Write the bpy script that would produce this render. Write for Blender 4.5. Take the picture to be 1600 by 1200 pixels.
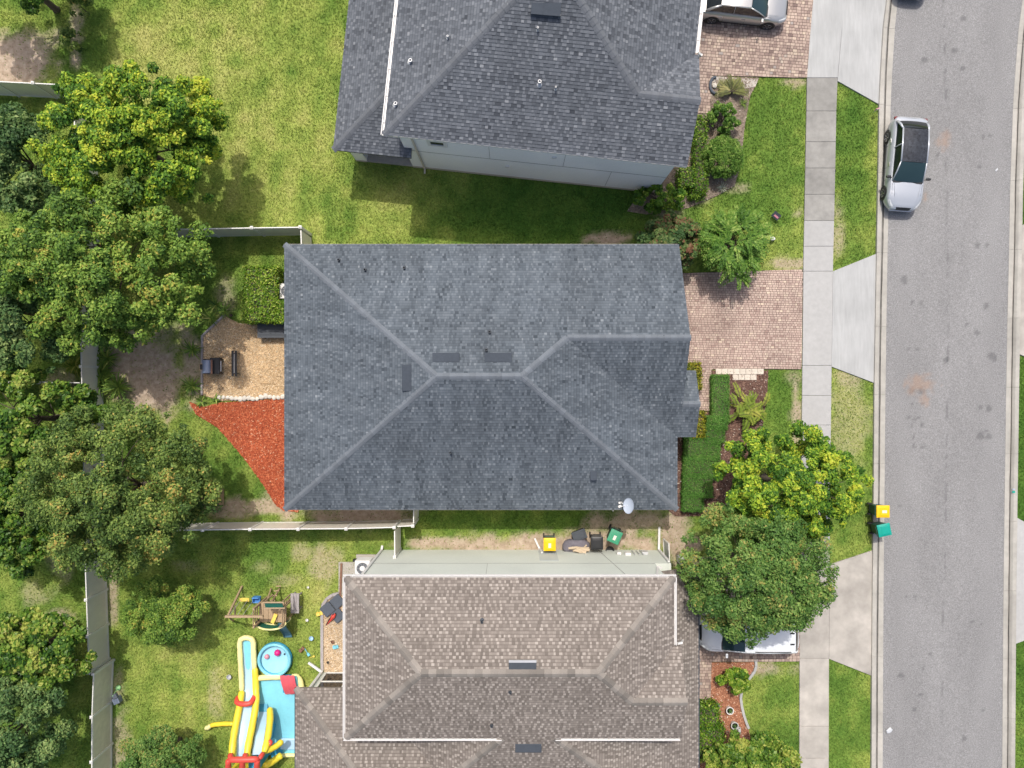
import bpy, bmesh, math, random
import numpy as np
from mathutils import Vector, Matrix

# ---------------------------------------------------------------- scene, camera, light
scene = bpy.context.scene
for o in list(bpy.data.objects):
    bpy.data.objects.remove(o)
C = scene.collection
R = math.radians
CAM_H = 37.6                      # drone height above the lawn, metres
FPX = 1110.0                      # focal length in photograph pixels (1600 wide)

cam_d = bpy.data.cameras.new('camera')
cam_d.sensor_width = 36.0
cam_d.lens = 36.0 * FPX / 1600.0
cam_d.clip_end = 3000
cam = bpy.data.objects.new('camera', cam_d)
C.objects.link(cam)
cam.location = (0, 0, CAM_H)
cam.rotation_euler = (0, 0, 0)
scene.camera = cam

SUN_DIR = Vector((0.07, -0.55, -1.0)).normalized()   # the way the light travels
sun_el = math.asin(-SUN_DIR.z)
sun_az = math.atan2(-SUN_DIR.x, -SUN_DIR.y)           # from +Y towards +X
world = bpy.data.worlds.new('World')
scene.world = world
world.use_nodes = True
wn = world.node_tree
bg = wn.nodes['Background']
sky = wn.nodes.new('ShaderNodeTexSky')
sky.sky_type = 'NISHITA'
sky.sun_disc = False
sky.sun_elevation = sun_el
sky.sun_rotation = sun_az
sky.air_density = 1.0
sky.dust_density = 5.0
sky.ozone_density = 0.4
wn.links.new(sky.outputs[0], bg.inputs[0])
bg.inputs[1].default_value = 0.14
sun_d = bpy.data.lights.new('sun', 'SUN')
sun_d.energy = 2.7
sun_d.angle = R(0.6)
sun_d.color = (1.0, 0.95, 0.87)
sun = bpy.data.objects.new('sun', sun_d)
C.objects.link(sun)
sun.rotation_euler = SUN_DIR.to_track_quat('-Z', 'Y').to_euler()
sun.location = (0, 60, 90)
vs = scene.view_settings
vs.view_transform = 'Standard'
vs.look = 'None'
vs.exposure = 0.16
vs.gamma = 1.0
vs.use_curve_mapping = False
scene.render.engine = 'CYCLES'
scene.cycles.max_bounces = 6
scene.cycles.transparent_max_bounces = 6

# ---------------------------------------------------------------- helpers
rng = np.random.default_rng(7)
random.seed(11)

def W(px, py, h=0.0):
    """photograph pixel + height above the ground -> metres"""
    s = (CAM_H - h) / FPX
    return Vector(((px - 800) * s, (600 - py) * s, h))

def W2(px, py, h=0.0):
    w = W(px, py, h)
    return (w.x, w.y)

def poly(pts, h=0.0):
    return [W2(x, y, h) for x, y in pts]

class VN:
    """smooth value noise on the plane"""
    def __init__(s, seed):
        s.g = np.random.default_rng(seed).random((256, 256))
    def __call__(s, x, y, f=1.0):
        x = np.asarray(x, float) * f + 1000.3; y = np.asarray(y, float) * f + 1000.7
        i = np.floor(x).astype(int); j = np.floor(y).astype(int)
        a = x - i; b = y - j
        a = a * a * (3 - 2 * a); b = b * b * (3 - 2 * b)
        g = s.g
        i0 = i % 256; i1 = (i + 1) % 256; j0 = j % 256; j1 = (j + 1) % 256
        return (g[i0, j0] * (1 - a) + g[i1, j0] * a) * (1 - b) + (g[i0, j1] * (1 - a) + g[i1, j1] * a) * b
vn1, vn2, vn3 = VN(1), VN(2), VN(3)

def fbm(x, y, f):
    return (vn1(x, y, f) * .5 + vn2(x, y, f * 2.1) * .3 + vn3(x, y, f * 4.3) * .2)

def in_poly(px, py, pts):
    px = np.asarray(px); py = np.asarray(py)
    r = np.zeros(px.shape, bool)
    n = len(pts); j = n - 1
    for i in range(n):
        xi, yi = pts[i][0], pts[i][1]; xj, yj = pts[j][0], pts[j][1]
        c = ((yi > py) != (yj > py))
        with np.errstate(divide='ignore', invalid='ignore'):
            xx = (xj - xi) * (py - yi) / (yj - yi + 1e-12) + xi
        r ^= c & (px < xx)
        j = i
    return r

# ---------------------------------------------------------------- materials
def _nodes(name):
    m = bpy.data.materials.new(name)
    m.use_nodes = True
    nt = m.node_tree
    return m, nt, nt.nodes['Principled BSDF']

def _noise(nt, scale, detail=4, rough=.6, coord='Object', stretch=None):
    tc = nt.nodes.new('ShaderNodeTexCoord')
    out = tc.outputs[coord]
    if stretch:
        mp = nt.nodes.new('ShaderNodeMapping')
        mp.inputs['Scale'].default_value = stretch
        nt.links.new(out, mp.inputs[0]); out = mp.outputs[0]
    n = nt.nodes.new('ShaderNodeTexNoise')
    n.inputs['Scale'].default_value = scale
    n.inputs['Detail'].default_value = detail
    n.inputs['Roughness'].default_value = rough
    nt.links.new(out, n.inputs['Vector'])
    return n.outputs[0]

def _ramp(nt, src, stops):
    r = nt.nodes.new('ShaderNodeValToRGB')
    e = r.color_ramp.elements
    while len(e) < len(stops): e.new(.5)
    for k, (p, c) in enumerate(stops):
        e[k].position = p; e[k].color = (c[0], c[1], c[2], 1)
    nt.links.new(src, r.inputs[0])
    return r.outputs[0]

def _mix(nt, fac, a, b, mode='MIX'):
    m = nt.nodes.new('ShaderNodeMix')
    m.data_type = 'RGBA'; m.blend_type = mode
    for v, i in ((fac, 0), (a, 6), (b, 7)):
        if isinstance(v, (int, float)): m.inputs[i].default_value = v
        elif isinstance(v, tuple): m.inputs[i].default_value = (v[0], v[1], v[2], 1)
        else: nt.links.new(v, m.inputs[i])
    return m.outputs[2]

def mat(name, c, var=.15, scale=6., rough=.7, bump=0., bscale=40., metallic=0., coat=0., spec=.5,
        big=.12, bigscale=.35, attr=None, ramp=None, rand=0., stretch=None, alpha=None):
    """plain coloured stuff with grain, mottling and fine relief; attr = per-face tone -> ramp"""
    m, nt, p = _nodes(name)
    if attr:
        a = nt.nodes.new('ShaderNodeAttribute'); a.attribute_name = attr
        col = _ramp(nt, a.outputs['Fac'], ramp)
    elif rand:
        oi = nt.nodes.new('ShaderNodeObjectInfo')
        lo = tuple(x * (1 - rand) for x in c); hi = tuple(min(1, x * (1 + rand)) for x in c)
        col = _ramp(nt, oi.outputs['Random'], [(0, lo), (1, hi)])
    else:
        rgb = nt.nodes.new('ShaderNodeRGB'); rgb.outputs[0].default_value = (c[0], c[1], c[2], 1)
        col = rgb.outputs[0]
    if var:
        f = _ramp(nt, _noise(nt, scale, 5, .65, stretch=stretch), [(.25, (1 - var,) * 3), (.75, (1 + var,) * 3)])
        col = _mix(nt, 1.0, col, f, 'MULTIPLY')
    if big:
        f = _ramp(nt, _noise(nt, bigscale, 3, .5), [(.3, (1 - big,) * 3), (.7, (1 + big,) * 3)])
        col = _mix(nt, 1.0, col, f, 'MULTIPLY')
    nt.links.new(col, p.inputs['Base Color'])
    p.inputs['Roughness'].default_value = rough
    p.inputs['Metallic'].default_value = metallic
    p.inputs['Specular IOR Level'].default_value = spec
    if coat:
        p.inputs['Coat Weight'].default_value = coat
        p.inputs['Coat Roughness'].default_value = .05
    if alpha is not None:
        p.inputs['Alpha'].default_value = alpha
    if bump:
        b = nt.nodes.new('ShaderNodeBump'); b.inputs['Strength'].default_value = bump
        b.inputs['Distance'].default_value = .02
        nt.links.new(_noise(nt, bscale, 3), b.inputs['Height'])
        nt.links.new(b.outputs[0], p.inputs['Normal'])
    return m

def leaf_mat(name, stops, trans=.3, rough=.55, spec=.35):
    m, nt, p = _nodes(name)
    a = nt.nodes.new('ShaderNodeAttribute'); a.attribute_name = 'tone'
    col = _ramp(nt, a.outputs['Fac'], stops)
    nt.links.new(col, p.inputs['Base Color'])
    p.inputs['Roughness'].default_value = rough
    p.inputs['Specular IOR Level'].default_value = spec
    t = nt.nodes.new('ShaderNodeBsdfTranslucent')
    nt.links.new(col, t.inputs['Color'])
    mx = nt.nodes.new('ShaderNodeMixShader'); mx.inputs[0].default_value = trans
    nt.links.new(p.outputs[0], mx.inputs[1]); nt.links.new(t.outputs[0], mx.inputs[2])
    nt.links.new(mx.outputs[0], nt.nodes['Material Output'].inputs[0])
    return m

M = {}
M['white'] = mat('white_vinyl', (.74, .73, .70), var=.06, rough=.45, big=.06)
M['fence'] = mat('almond_vinyl', (.74, .71, .63), var=.07, scale=3, rough=.5, big=.10, stretch=(1, 1, .3))
M['fence_stain'] = mat('fence_stained', (.70, .66, .55), var=.12, scale=3, rough=.55, big=.15)
M['gutter'] = mat('gutter_white', (.70, .69, .68), var=.05, rough=.4, big=.04)
M['stucco_grey'] = mat('stucco_grey', (.86, .865, .87), var=.05, scale=12, rough=.9, bump=.25, bscale=90, big=.05)
M['stucco_tan'] = mat('stucco_tan', (.52, .47, .40), var=.07, scale=12, rough=.9, bump=.25, bscale=90)
M['stucco_green'] = mat('stucco_pale_green', (.60, .64, .59), var=.05, scale=10, rough=.9, bump=.25, bscale=90, big=.06)
M['stucco_patch'] = mat('stucco_patch', (.46, .50, .49), var=.04, rough=.9)
M['joint'] = mat('joint_dark', (.20, .20, .19), var=.1, rough=.9)
M['slab_dark'] = mat('roof_edge_dark', (.085, .09, .10), var=.1, rough=.8)
M['slab_brown'] = mat('roof_edge_brown', (.20, .175, .155), var=.1, rough=.8)
M['lead'] = mat('vent_metal', (.55, .56, .58), var=.05, rough=.45, metallic=.3)
M['vent_dark'] = mat('vent_dark', (.055, .065, .08), var=.12, rough=.6)
M['vent_grey'] = mat('vent_grey', (.06, .072, .09), var=.12, rough=.85, spec=.15)
M['black'] = mat('black_plastic', (.018, .019, .022), var=.2, rough=.45)
M['rubber'] = mat('rubber', (.02, .02, .02), var=.15, rough=.8)
M['glass_dark'] = mat('dark_glass', (.012, .016, .02), var=0, big=0, rough=.04, spec=.8)
M['glass_roof'] = mat('dusty_glass_roof', (.03, .034, .042), var=.9, scale=7, big=.3, bigscale=2, rough=.22, spec=.6)
M['glass_teal'] = mat('windscreen_glass', (.02, .045, .05), var=0, big=0, rough=.04, spec=.9)
M['chrome'] = mat('chrome', (.7, .7, .72), var=0, big=0, rough=.2, metallic=1)
M['rim'] = mat('rim_metal', (.35, .35, .37), var=0, big=0, rough=.35, metallic=.8)
M['paint_white'] = mat('paint_pearl', (.47, .50, .55), var=.0, big=.02, rough=.28, metallic=.25, coat=.8)
M['paint_silver'] = mat('paint_silver', (.50, .50, .50), var=.0, big=.02, rough=.32, metallic=.55, coat=.8)
M['paint_blue'] = mat('paint_dark_blue', (.18, .22, .32), var=.0, big=.02, rough=.3, metallic=.5, coat=.8)
M['paint_van'] = mat('paint_van_white', (.74, .77, .80), var=.0, big=.02, rough=.35, coat=.7)
M['lamp_clear'] = mat('headlamp', (.55, .58, .60), var=0, big=0, rough=.1)
M['lamp_red'] = mat('tail_lamp', (.16, .012, .015), var=0, big=0, rough=.15)
M['bark'] = mat('bark', (.10, .08, .06), var=.3, scale=9, rough=.95, bump=.5, bscale=25)
M['bark_pale'] = mat('bark_pale', (.34, .30, .26), var=.25, scale=9, rough=.95)
M['bin_green'] = mat('bin_green', (.02, .075, .05), var=.12, rough=.5)
M['lid_green'] = mat('lid_green', (.05, .30, .17), var=.08, scale=10, rough=.5)
M['lid_teal'] = mat('lid_teal', (.0, .33, .26), var=.08, scale=10, rough=.5)
M['lid_yellow'] = mat('lid_yellow', (.85, .52, .0), var=.06, scale=10, rough=.5)
M['sticker'] = mat('sticker', (.7, .62, .56), var=.35, scale=40, rough=.6, big=0)
M['wood'] = mat('play_wood', (.40, .29, .18), var=.2, scale=8, rough=.8, stretch=(1, 6, 6))
M['wood_grey'] = mat('weathered_wood', (.36, .33, .33), var=.2, scale=8, rough=.85)
M['wood_brown'] = mat('brown_wood', (.22, .11, .07), var=.2, scale=9, rough=.7)
M['play_green'] = mat('play_green', (.015, .14, .10), var=.1, rough=.5)
M['play_yellow'] = mat('play_yellow', (.85, .62, .12), var=.06, rough=.45)
M['play_blue'] = mat('play_blue', (.08, .28, .68), var=.08, rough=.45)
M['slide_blue'] = mat('slide_blue', (.08, .18, .24), var=.12, rough=.4)
M['inf_yellow'] = mat('inflatable_yellow', (.85, .66, .05), var=.07, scale=4, rough=.4, bump=.3, bscale=9)
M['inf_cream'] = mat('inflatable_cream', (.86, .78, .36), var=.06, scale=4, rough=.45)
M['inf_blue'] = mat('inflatable_blue', (.22, .60, .74), var=.07, scale=4, rough=.35, bump=.4, bscale=7)
M['inf_deep'] = mat('inflatable_deep_blue', (.03, .29, .48), var=.1, scale=4, rough=.4)
M['inf_pale'] = mat('inflatable_pale_blue', (.40, .60, .78), var=.05, scale=4, rough=.35)
M['inf_red'] = mat('inflatable_red', (.70, .075, .055), var=.08, scale=5, rough=.45)
M['inf_pink'] = mat('inflatable_coral', (.72, .11, .14), var=.08, scale=5, rough=.45)
M['pool_water'] = mat('pool_water', (.34, .68, .82), var=.1, scale=3, rough=.06, bump=.25, bscale=6)
M['ball_pink'] = mat('ball_pink', (.72, .30, .36), var=.05, rough=.4)
M['ball_magenta'] = mat('ball_magenta', (.66, .02, .22), var=.05, rough=.4)
M['cloth_grey'] = mat('cloth_grey', (.16, .15, .18), var=.2, scale=9, rough=.9, bump=.5, bscale=12)
M['cushion'] = mat('cushion_slate', (.085, .10, .125), var=.12, scale=14, rough=.85)
M['cardboard'] = mat('cardboard', (.52, .42, .30), var=.25, scale=18, rough=.85)
M['steel_blue'] = mat('steel_blue', (.20, .24, .33), var=.1, rough=.35, metallic=.3)
M['lime'] = mat('lime_plastic', (.35, .68, .30), var=.05, rough=.4)
M['dish'] = mat('dish_grey', (.40, .46, .55), var=.03, rough=.5)
M['stone_white'] = mat('white_stone', (.66, .62, .55), var=.15, scale=12, rough=.9, bump=.4, rand=.12)
M['pad_tile'] = mat('pad_tile', (.60, .54, .46), var=.1, scale=10, rough=.9, rand=.06)
M['plastic_bag'] = mat('plastic_bag', (.55, .57, .60), var=.1, rough=.4)
M['pot'] = mat('pot_glazed', (.55, .55, .54), var=.1, rough=.5)
M['soil_dark'] = mat('potting_soil', (.05, .045, .03), var=.3, scale=30, rough=1)
M['concrete_old'] = mat('concrete_old', (.27, .265, .25), var=.16, scale=3.5, rough=.9, bump=.25, bscale=70, big=.16, bigscale=.8, rand=.07)
M['concrete_new'] = mat('concrete_new', (.40, .40, .395), var=.09, scale=4, rough=.9, bump=.2, bscale=70, big=.05, rand=.03)
M['concrete_warm'] = mat('concrete_warm', (.40, .375, .34), var=.20, scale=1.3, rough=.9, bump=.2, bscale=70, big=.16, bigscale=.6, rand=.03)
M['concrete_apron'] = mat('concrete_apron', (.40, .408, .408), var=.12, scale=2.2, rough=.9, bump=.2, bscale=70, big=.08, bigscale=.6, stretch=(3, .35, 1))
M['curb'] = mat('curb_concrete', (.40, .385, .35), var=.12, scale=4, rough=.9, bump=.2, bscale=70, big=.12, bigscale=.7, rand=.06)
M['gutter_dirt'] = mat('gutter_dirt', (.115, .11, .10), var=.4, scale=2.5, rough=.95, big=.3, bigscale=.5)
M['concrete_pad'] = mat('concrete_pad', (.42, .39, .35), var=.18, scale=4, rough=.95)

# ---------------------------------------------------------------- mesh builder
class MB:
    def __init__(s):
        s.v = []; s.f = []; s.t = []; s.m = []
    def add(s, verts, faces, tone=.5, mi=0):
        b = len(s.v)
        s.v.extend([tuple(x) for x in verts])
        for f in faces:
            s.f.append([b + i for i in f]); s.t.append(tone); s.m.append(mi)
        return s
    def box(s, c, size, rz=0., tone=.5, mi=0, top=1.0, M4=None):
        hx, hy, hz = size[0] / 2, size[1] / 2, size[2] / 2
        vs_ = []
        for z, k in ((-hz, 1.0), (hz, top)):
            for x, y in ((-hx, -hy), (hx, -hy), (hx, hy), (-hx, hy)):
                vs_.append(Vector((x * k, y * k, z)))
        if rz:
            rm = Matrix.Rotation(rz, 3, 'Z'); vs_ = [rm @ v for v in vs_]
        if M4 is not None: vs_ = [M4 @ v for v in vs_]
        c = Vector(c)
        return s.add([v + c for v in vs_], [(0, 3, 2, 1), (4, 5, 6, 7), (0, 1, 5, 4), (1, 2, 6, 5), (2, 3, 7, 6), (3, 0, 4, 7)], tone, mi)
    def bar(s, a, b, w, h, tone=.5, mi=0):
        """a squared bar from a to b, w across, h deep"""
        a = Vector(a); b = Vector(b); d = (b - a)
        if d.length < 1e-6: return s
        d.normalize()
        up = Vector((0, 0, 1)) if abs(d.z) < .95 else Vector((0, 1, 0))
        sx = d.cross(up).normalized() * (w / 2); sy = sx.cross(d).normalized() * (h / 2)
        vs_ = [p + i * sx + j * sy for p in (a, b) for i, j in ((-1, -1), (1, -1), (1, 1), (-1, 1))]
        return s.add(vs_, [(0, 3, 2, 1), (4, 5, 6, 7), (0, 1, 5, 4), (1, 2, 6, 5), (2, 3, 7, 6), (3, 0, 4, 7)], tone, mi)
    def prism(s, pts, z0, z1, tone=.5, mi=0):
        n = len(pts)
        v = [(p[0], p[1], z0) for p in pts] + [(p[0], p[1], z1) for p in pts]
        a = sum(pts[i][0] * pts[(i + 1) % n][1] - pts[(i + 1) % n][0] * pts[i][1] for i in range(n))
        f = [list(range(n, 2 * n)), list(range(n - 1, -1, -1))] + [(i, (i + 1) % n, n + (i + 1) % n, n + i) for i in range(n)]
        if a < 0: f = [list(reversed(q)) for q in f]
        return s.add(v, f, tone, mi)
    def tube(s, path, rad, n=8, tone=.5, mi=0, caps=True, flat=1.0):
        path = [Vector(p) for p in path]
        if isinstance(rad, (int, float)): rad = [rad] * len(path)
        vs_ = []; side = None
        for i, p in enumerate(path):
            d = (path[min(i + 1, len(path) - 1)] - path[max(i - 1, 0)])
            d = d.normalized() if d.length > 1e-9 else Vector((0, 0, 1))
            if side is None:
                up = Vector((0, 0, 1)) if abs(d.z) < .9 else Vector((1, 0, 0))
                side = d.cross(up).normalized()
            side = (side - d * side.dot(d)).normalized()
            up = side.cross(d)
            for k in range(n):
                a = 2 * math.pi * k / n
                vs_.append(p + side * (math.cos(a) * rad[i]) + up * (math.sin(a) * rad[i] * flat))
        f = []
        for i in range(len(path) - 1):
            for k in range(n):
                k2 = (k + 1) % n
                f.append((i * n + k, i * n + k2, (i + 1) * n + k2, (i + 1) * n + k))
        if caps:
            f.append(list(range(n))[::-1]); f.append([(len(path) - 1) * n + k for k in range(n)])
        return s.add(vs_, f, tone, mi)
    def lathe(s, c, prof, n=20, tone=.5, mi=0, axis='Z', sx=1.0, sy=1.0):
        vs_ = []; c = Vector(c)
        for r, z in prof:
            for k in range(n):
                a = 2 * math.pi * k / n
                q = Vector((math.cos(a) * r * sx, math.sin(a) * r * sy, z))
                if axis == 'Y': q = Vector((q.x, q.z, q.y))
                if axis == 'X': q = Vector((q.z, q.x, q.y))
                vs_.append(c + q)
        f = []
        for i in range(len(prof) - 1):
            for k in range(n):
                k2 = (k + 1) % n
                f.append((i * n + k, i * n + k2, (i + 1) * n + k2, (i + 1) * n + k))
        if prof[0][0] > 1e-6: f.append(list(range(n))[::-1])
        if prof[-1][0] > 1e-6: f.append([(len(prof) - 1) * n + k for k in range(n)])
        return s.add(vs_, f, tone, mi)
    def grid(s, rows, tone=.5, mi=0):
        n = len(rows[0]); v = [p for r in rows for p in r]
        f = [(i * n + k, i * n + k + 1, (i + 1) * n + k + 1, (i + 1) * n + k) for i in range(len(rows) - 1) for k in range(n - 1)]
        return s.add(v, f, tone, mi)
    def build(s, name, material, parent=None, smooth=False, bevel=0., kind=None, label=None):
        me = bpy.data.meshes.new(name)
        v = s.v
        if parent is not None:
            inv = world_matrix(parent).inverted()
            if inv != Matrix.Identity(4): v = [tuple(inv @ Vector(q)) for q in v]
        me.from_pydata(v, [], s.f)
        mats = material if isinstance(material, (list, tuple)) else [material]
        for m_ in mats: me.materials.append(M[m_] if isinstance(m_, str) else m_)
        me.polygons.foreach_set('material_index', s.m)
        a = me.attributes.new('tone', 'FLOAT', 'FACE')
        a.data.foreach_set('value', np.array(s.t, dtype=np.float32))
        if smooth: me.polygons.foreach_set('use_smooth', [True] * len(me.polygons))
        me.update()
        return link(name, me, parent, bevel, kind, label)

def world_matrix(o):
    m = Matrix.Identity(4)
    while o is not None:
        m = (Matrix.Translation(o.location) @ o.rotation_euler.to_matrix().to_4x4()) @ m
        o = o.parent
    return m

def link(name, me, parent=None, bevel=0., kind=None, label=None):
    o = bpy.data.objects.new(name, me)
    C.objects.link(o)
    if parent is not None: o.parent = parent
    if bevel:
        b = o.modifiers.new('bevel', 'BEVEL'); b.width = bevel; b.segments = 2; b.limit_method = 'ANGLE'
    if kind: o['kind'] = kind
    if label: o['label'] = label
    return o

def np_mesh(name, verts, nper, material, parent=None, tone=None, kind=None, smooth=False, label=None):
    """verts: (n*nper,3); faces of nper corners each"""
    verts = np.asarray(verts, dtype=np.float32)
    if parent is not None:
        w = world_matrix(parent)
        if w != Matrix.Identity(4):
            inv = np.array(w.inverted(), dtype=np.float32)
            verts = verts @ inv[:3, :3].T + inv[:3, 3]
    n = len(verts) // nper
    me = bpy.data.meshes.new(name)
    me.vertices.add(len(verts)); me.vertices.foreach_set('co', verts.ravel())
    me.loops.add(len(verts)); me.loops.foreach_set('vertex_index', np.arange(len(verts), dtype=np.int32))
    me.polygons.add(n)
    me.polygons.foreach_set('loop_start', np.arange(n, dtype=np.int32) * nper)
    me.polygons.foreach_set('loop_total', np.full(n, nper, dtype=np.int32))
    mats = material if isinstance(material, (list, tuple)) else [material]
    for m_ in mats: me.materials.append(M[m_] if isinstance(m_, str) else m_)
    if tone is not None:
        a = me.attributes.new('tone', 'FLOAT', 'FACE'); a.data.foreach_set('value', np.asarray(tone, dtype=np.float32))
    me.update(calc_edges=True)
    return link(name, me, parent, 0, kind, label)

def thing(name, label, cat, loc=(0, 0, 0), rz=0., group=None):
    o = bpy.data.objects.new(name, None)
    C.objects.link(o)
    o.empty_display_size = .2
    o.location = loc; o.rotation_euler = (0, 0, rz)
    o['label'] = label; o['category'] = cat
    if group: o['group'] = group
    return o

def tag(o, label, cat, group=None):
    o['label'] = label; o['category'] = cat
    if group: o['group'] = group
    return o

def struct(o, label=None):
    o['kind'] = 'structure'
    if label: o['label'] = label
    return o

def copy_tree(o, parent=None):
    c = o.copy(); C.objects.link(c); c.parent = parent
    for ch in list(o.children): copy_tree(ch, c)
    return c

# ---------------------------------------------------------------- setting: lines read off the photograph
ys_ref = np.array([-400, 0, 45, 120, 165, 250, 300, 400, 500, 600, 700, 800, 900, 1000, 1200, 1600], float)
A_ref = np.array([1454, 1384, 1378.5, 1374, 1372, 1371, 1370, 1368, 1366.3, 1364.5, 1363.8, 1363, 1361.7, 1360.7, 1360, 1358], float)   # lawn | kerb
B_ref = np.array([1462, 1391.5, 1387, 1383, 1381.7, 1380.3, 1379.6, 1377.2, 1375, 1373.6, 1372.8, 1372, 1370.7, 1369.8, 1369, 1367], float)
C_ref = np.array([1473, 1402, 1397.5, 1393, 1391, 1389, 1388, 1386, 1384.3, 1383, 1382, 1381, 1380, 1379.4, 1378.4, 1376], float)      # kerb | asphalt
D_ref = np.array([1672, 1597, 1591, 1585, 1582, 1579, 1577.3, 1575.6, 1573.2, 1571.4, 1570, 1568.5, 1567.3, 1566.4, 1565, 1563], float)
E_ref = D_ref + 9.7
F_ref = D_ref + 18.8
L_ref = np.array([1330, 1269.5, 1266, 1260.5, 1259.7, 1258, 1257, 1255, 1254, 1253, 1252, 1251, 1249.8, 1249, 1248.5, 1247], float)
S_ref = np.array([1382, 1319, 1315, 1308.5, 1306.5, 1305, 1304, 1301.5, 1300, 1298.7, 1297.5, 1296.5, 1295.5, 1295, 1294.5, 1293], float)
def line_x(ref, y):
    """world x of a kerb line at world y"""
    py = 600 - np.asarray(y, float) * FPX / CAM_H
    return (np.interp(py, ys_ref, ref) - 800) * CAM_H / FPX
def lx(ref, py):
    return float(np.interp(py, ys_ref, ref))

GY0, GY1 = -27.0, 27.0

# beds, drives, patios as pixel outlines on the ground
drive1 = poly([(1040, -160), (1303, -160), (1271.5, 0), (1266, 60), (1261.5, 122), (1112, 118.5), (1109, 177), (1080, 177), (1040, 90)])
drive2 = poly([(1030, 428), (1070, 427), (1180, 423), (1254, 421), (1253, 500), (1252, 577), (1150, 577), (1112, 577), (1109, 642), (1060, 640), (1040, 560)])
drive3 = poly([(1060, 870), (1249, 870), (1249, 1033), (1170, 1034), (1112, 1034), (1110, 1093), (1080, 1093), (1060, 1000)])
apron1 = poly([(1384, -160), (1470, -160), (1384, 0), (1378.5, 45), (1372, 163), (1308.5, 127), (1319, 0)])
apron1 = [W2(lx(S_ref, y), y) for y in (-150, -60, 0, 45, 127)] + [W2(lx(A_ref, y), y) for y in (163, 120, 45, 0, -60, -150)]
apron2 = [W2(lx(S_ref, 424), 424), W2(lx(S_ref, 500), 500), W2(lx(S_ref, 573), 573), W2(lx(A_ref, 598), 598), W2(lx(A_ref, 500), 500), W2(lx(A_ref, 397), 397)]
apron3 = [W2(lx(S_ref, 882), 882), W2(lx(S_ref, 1029), 1029), W2(lx(A_ref, 1055), 1055), W2(lx(A_ref, 860), 860)]
apron4 = [W2(lx(F_ref, 353), 353), W2(1640, 330), W2(1640, 575), W2(lx(F_ref, 553), 553), W2(lx(F_ref, 450), 450)]
apron5 = [W2(lx(F_ref, 808), 808), W2(1640, 838), W2(1640, 985), W2(lx(F_ref, 1006), 1006), W2(lx(F_ref, 900), 900)]
bed_red = poly([(296, 628), (318, 636), (345, 629), (400, 626), (460, 622), (470, 700), (466, 800), (443, 797), (432, 790), (415, 763), (396, 735), (370, 702), (340, 668), (306, 647)])
bed_gravel = poly([(318, 526), (336, 505), (352, 494), (375, 506), (460, 506), (460, 622), (400, 624), (345, 626), (318, 618)])
bed_front = poly([(1112, 580), (1250, 580), (1204, 584), (1200, 612), (1192, 662), (1189, 700), (1140, 730), (1130, 790), (1100, 806), (1060, 806), (1035, 790), (1035, 690), (1080, 640), (1112, 643)])
bed_front = poly([(1112, 579), (1119, 579), (1200, 579), (1199, 612), (1192, 662), (1189, 700), (1150, 735), (1132, 795), (1100, 806), (1055, 806), (1035, 790), (1035, 690), (1080, 643), (1111, 643)])
bed_h1 = poly([(1112, 119), (1186, 122), (1172, 150), (1163, 200), (1158, 250), (1148, 290), (1120, 306), (1075, 325), (1010, 335), (980, 330), (1000, 300), (1040, 240), (1060, 180), (1090, 178), (1109, 177)])
bed_h3 = poly([(1111, 1035), (1179, 1035), (1180, 1045), (1173, 1054), (1160, 1070), (1157, 1090), (1159, 1112), (1168, 1135), (1172, 1150), (1160, 1215), (1085, 1215), (1085, 1094), (1110, 1094)])
bed_h3w = poly([(505, 950), (512, 936), (525, 930), (570, 928), (570, 1056), (506, 1056)])
house1_fp = []   # filled below
EXCL = [drive1, drive2, drive3, apron1, apron2, apron3, apron4, apron5, bed_red, bed_gravel, bed_front, bed_h1, bed_h3, bed_h3w]

BARE = [(20, 95, 75, 38, 1.), (60, 70, 40, 25, .7), (117, 40, 10, 50, .7), (118, 93, 10, 16, .9), (228, 585, 66, 58, 1.), (300, 565, 22, 60, .9), (215, 545, 60, 30, .8),
        (400, 792, 75, 13, .9), (560, 806, 95, 17, 1.), (430, 775, 20, 14, .5), (680, 848, 60, 13, 1.), (900, 850, 190, 19, 1.), (985, 815, 60, 16, .9), (1045, 835, 30, 38, .95),
        (500, 885, 18, 30, .6), (470, 865, 14, 14, .5), (1225, 412, 32, 9, .8), (1236, 128, 22, 7, .8), (1247, 335, 6, 10, .6), (1310, 370, 12, 40, .55), (1325, 590, 24, 16, .6), (1330, 650, 30, 65, .38),
        (1244, 640, 8, 50, .85), (1240, 590, 14, 12, .5), (1185, 1046, 48, 12, .85), (335, 1095, 12, 38, .4), (450, 905, 24, 10, .35), (176, 920, 7, 60, .8), (190, 1160, 14, 45, .6),
        (950, 372, 35, 9, 1.), (355, 605, 12, 6, .4), (1150, 295, 18, 8, .5), (348, 470, 20, 26, .5), (360, 800, 40, 12, .8), (1090, 310, 18, 8, .6), (290, 885, 22, 9, .3), (100, 880, 26, 20, .6),
        (95, 600, 20, 20, .6), (60, 930, 25, 20, .4), (90, 965, 22, 14, .6), (410, 885, 14, 9, .3), (185, 1075, 8, 30, .5), (520, 870, 18, 14, .5), (1320, 430, 18, 12, .5), (1045, 330, 25, 10, .7)]
YELLOW = [(330, 120, 190, 200, .2), (430, 270, 120, 110, .15), (500, 900, 70, 60, .15), (230, 160, 60, 120, .15), (640, 330, 100, 50, .15), (280, 1060, 130, 110, .16), (440, 930, 90, 60, .12), (1210, 1110, 50, 80, .12)]
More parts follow.
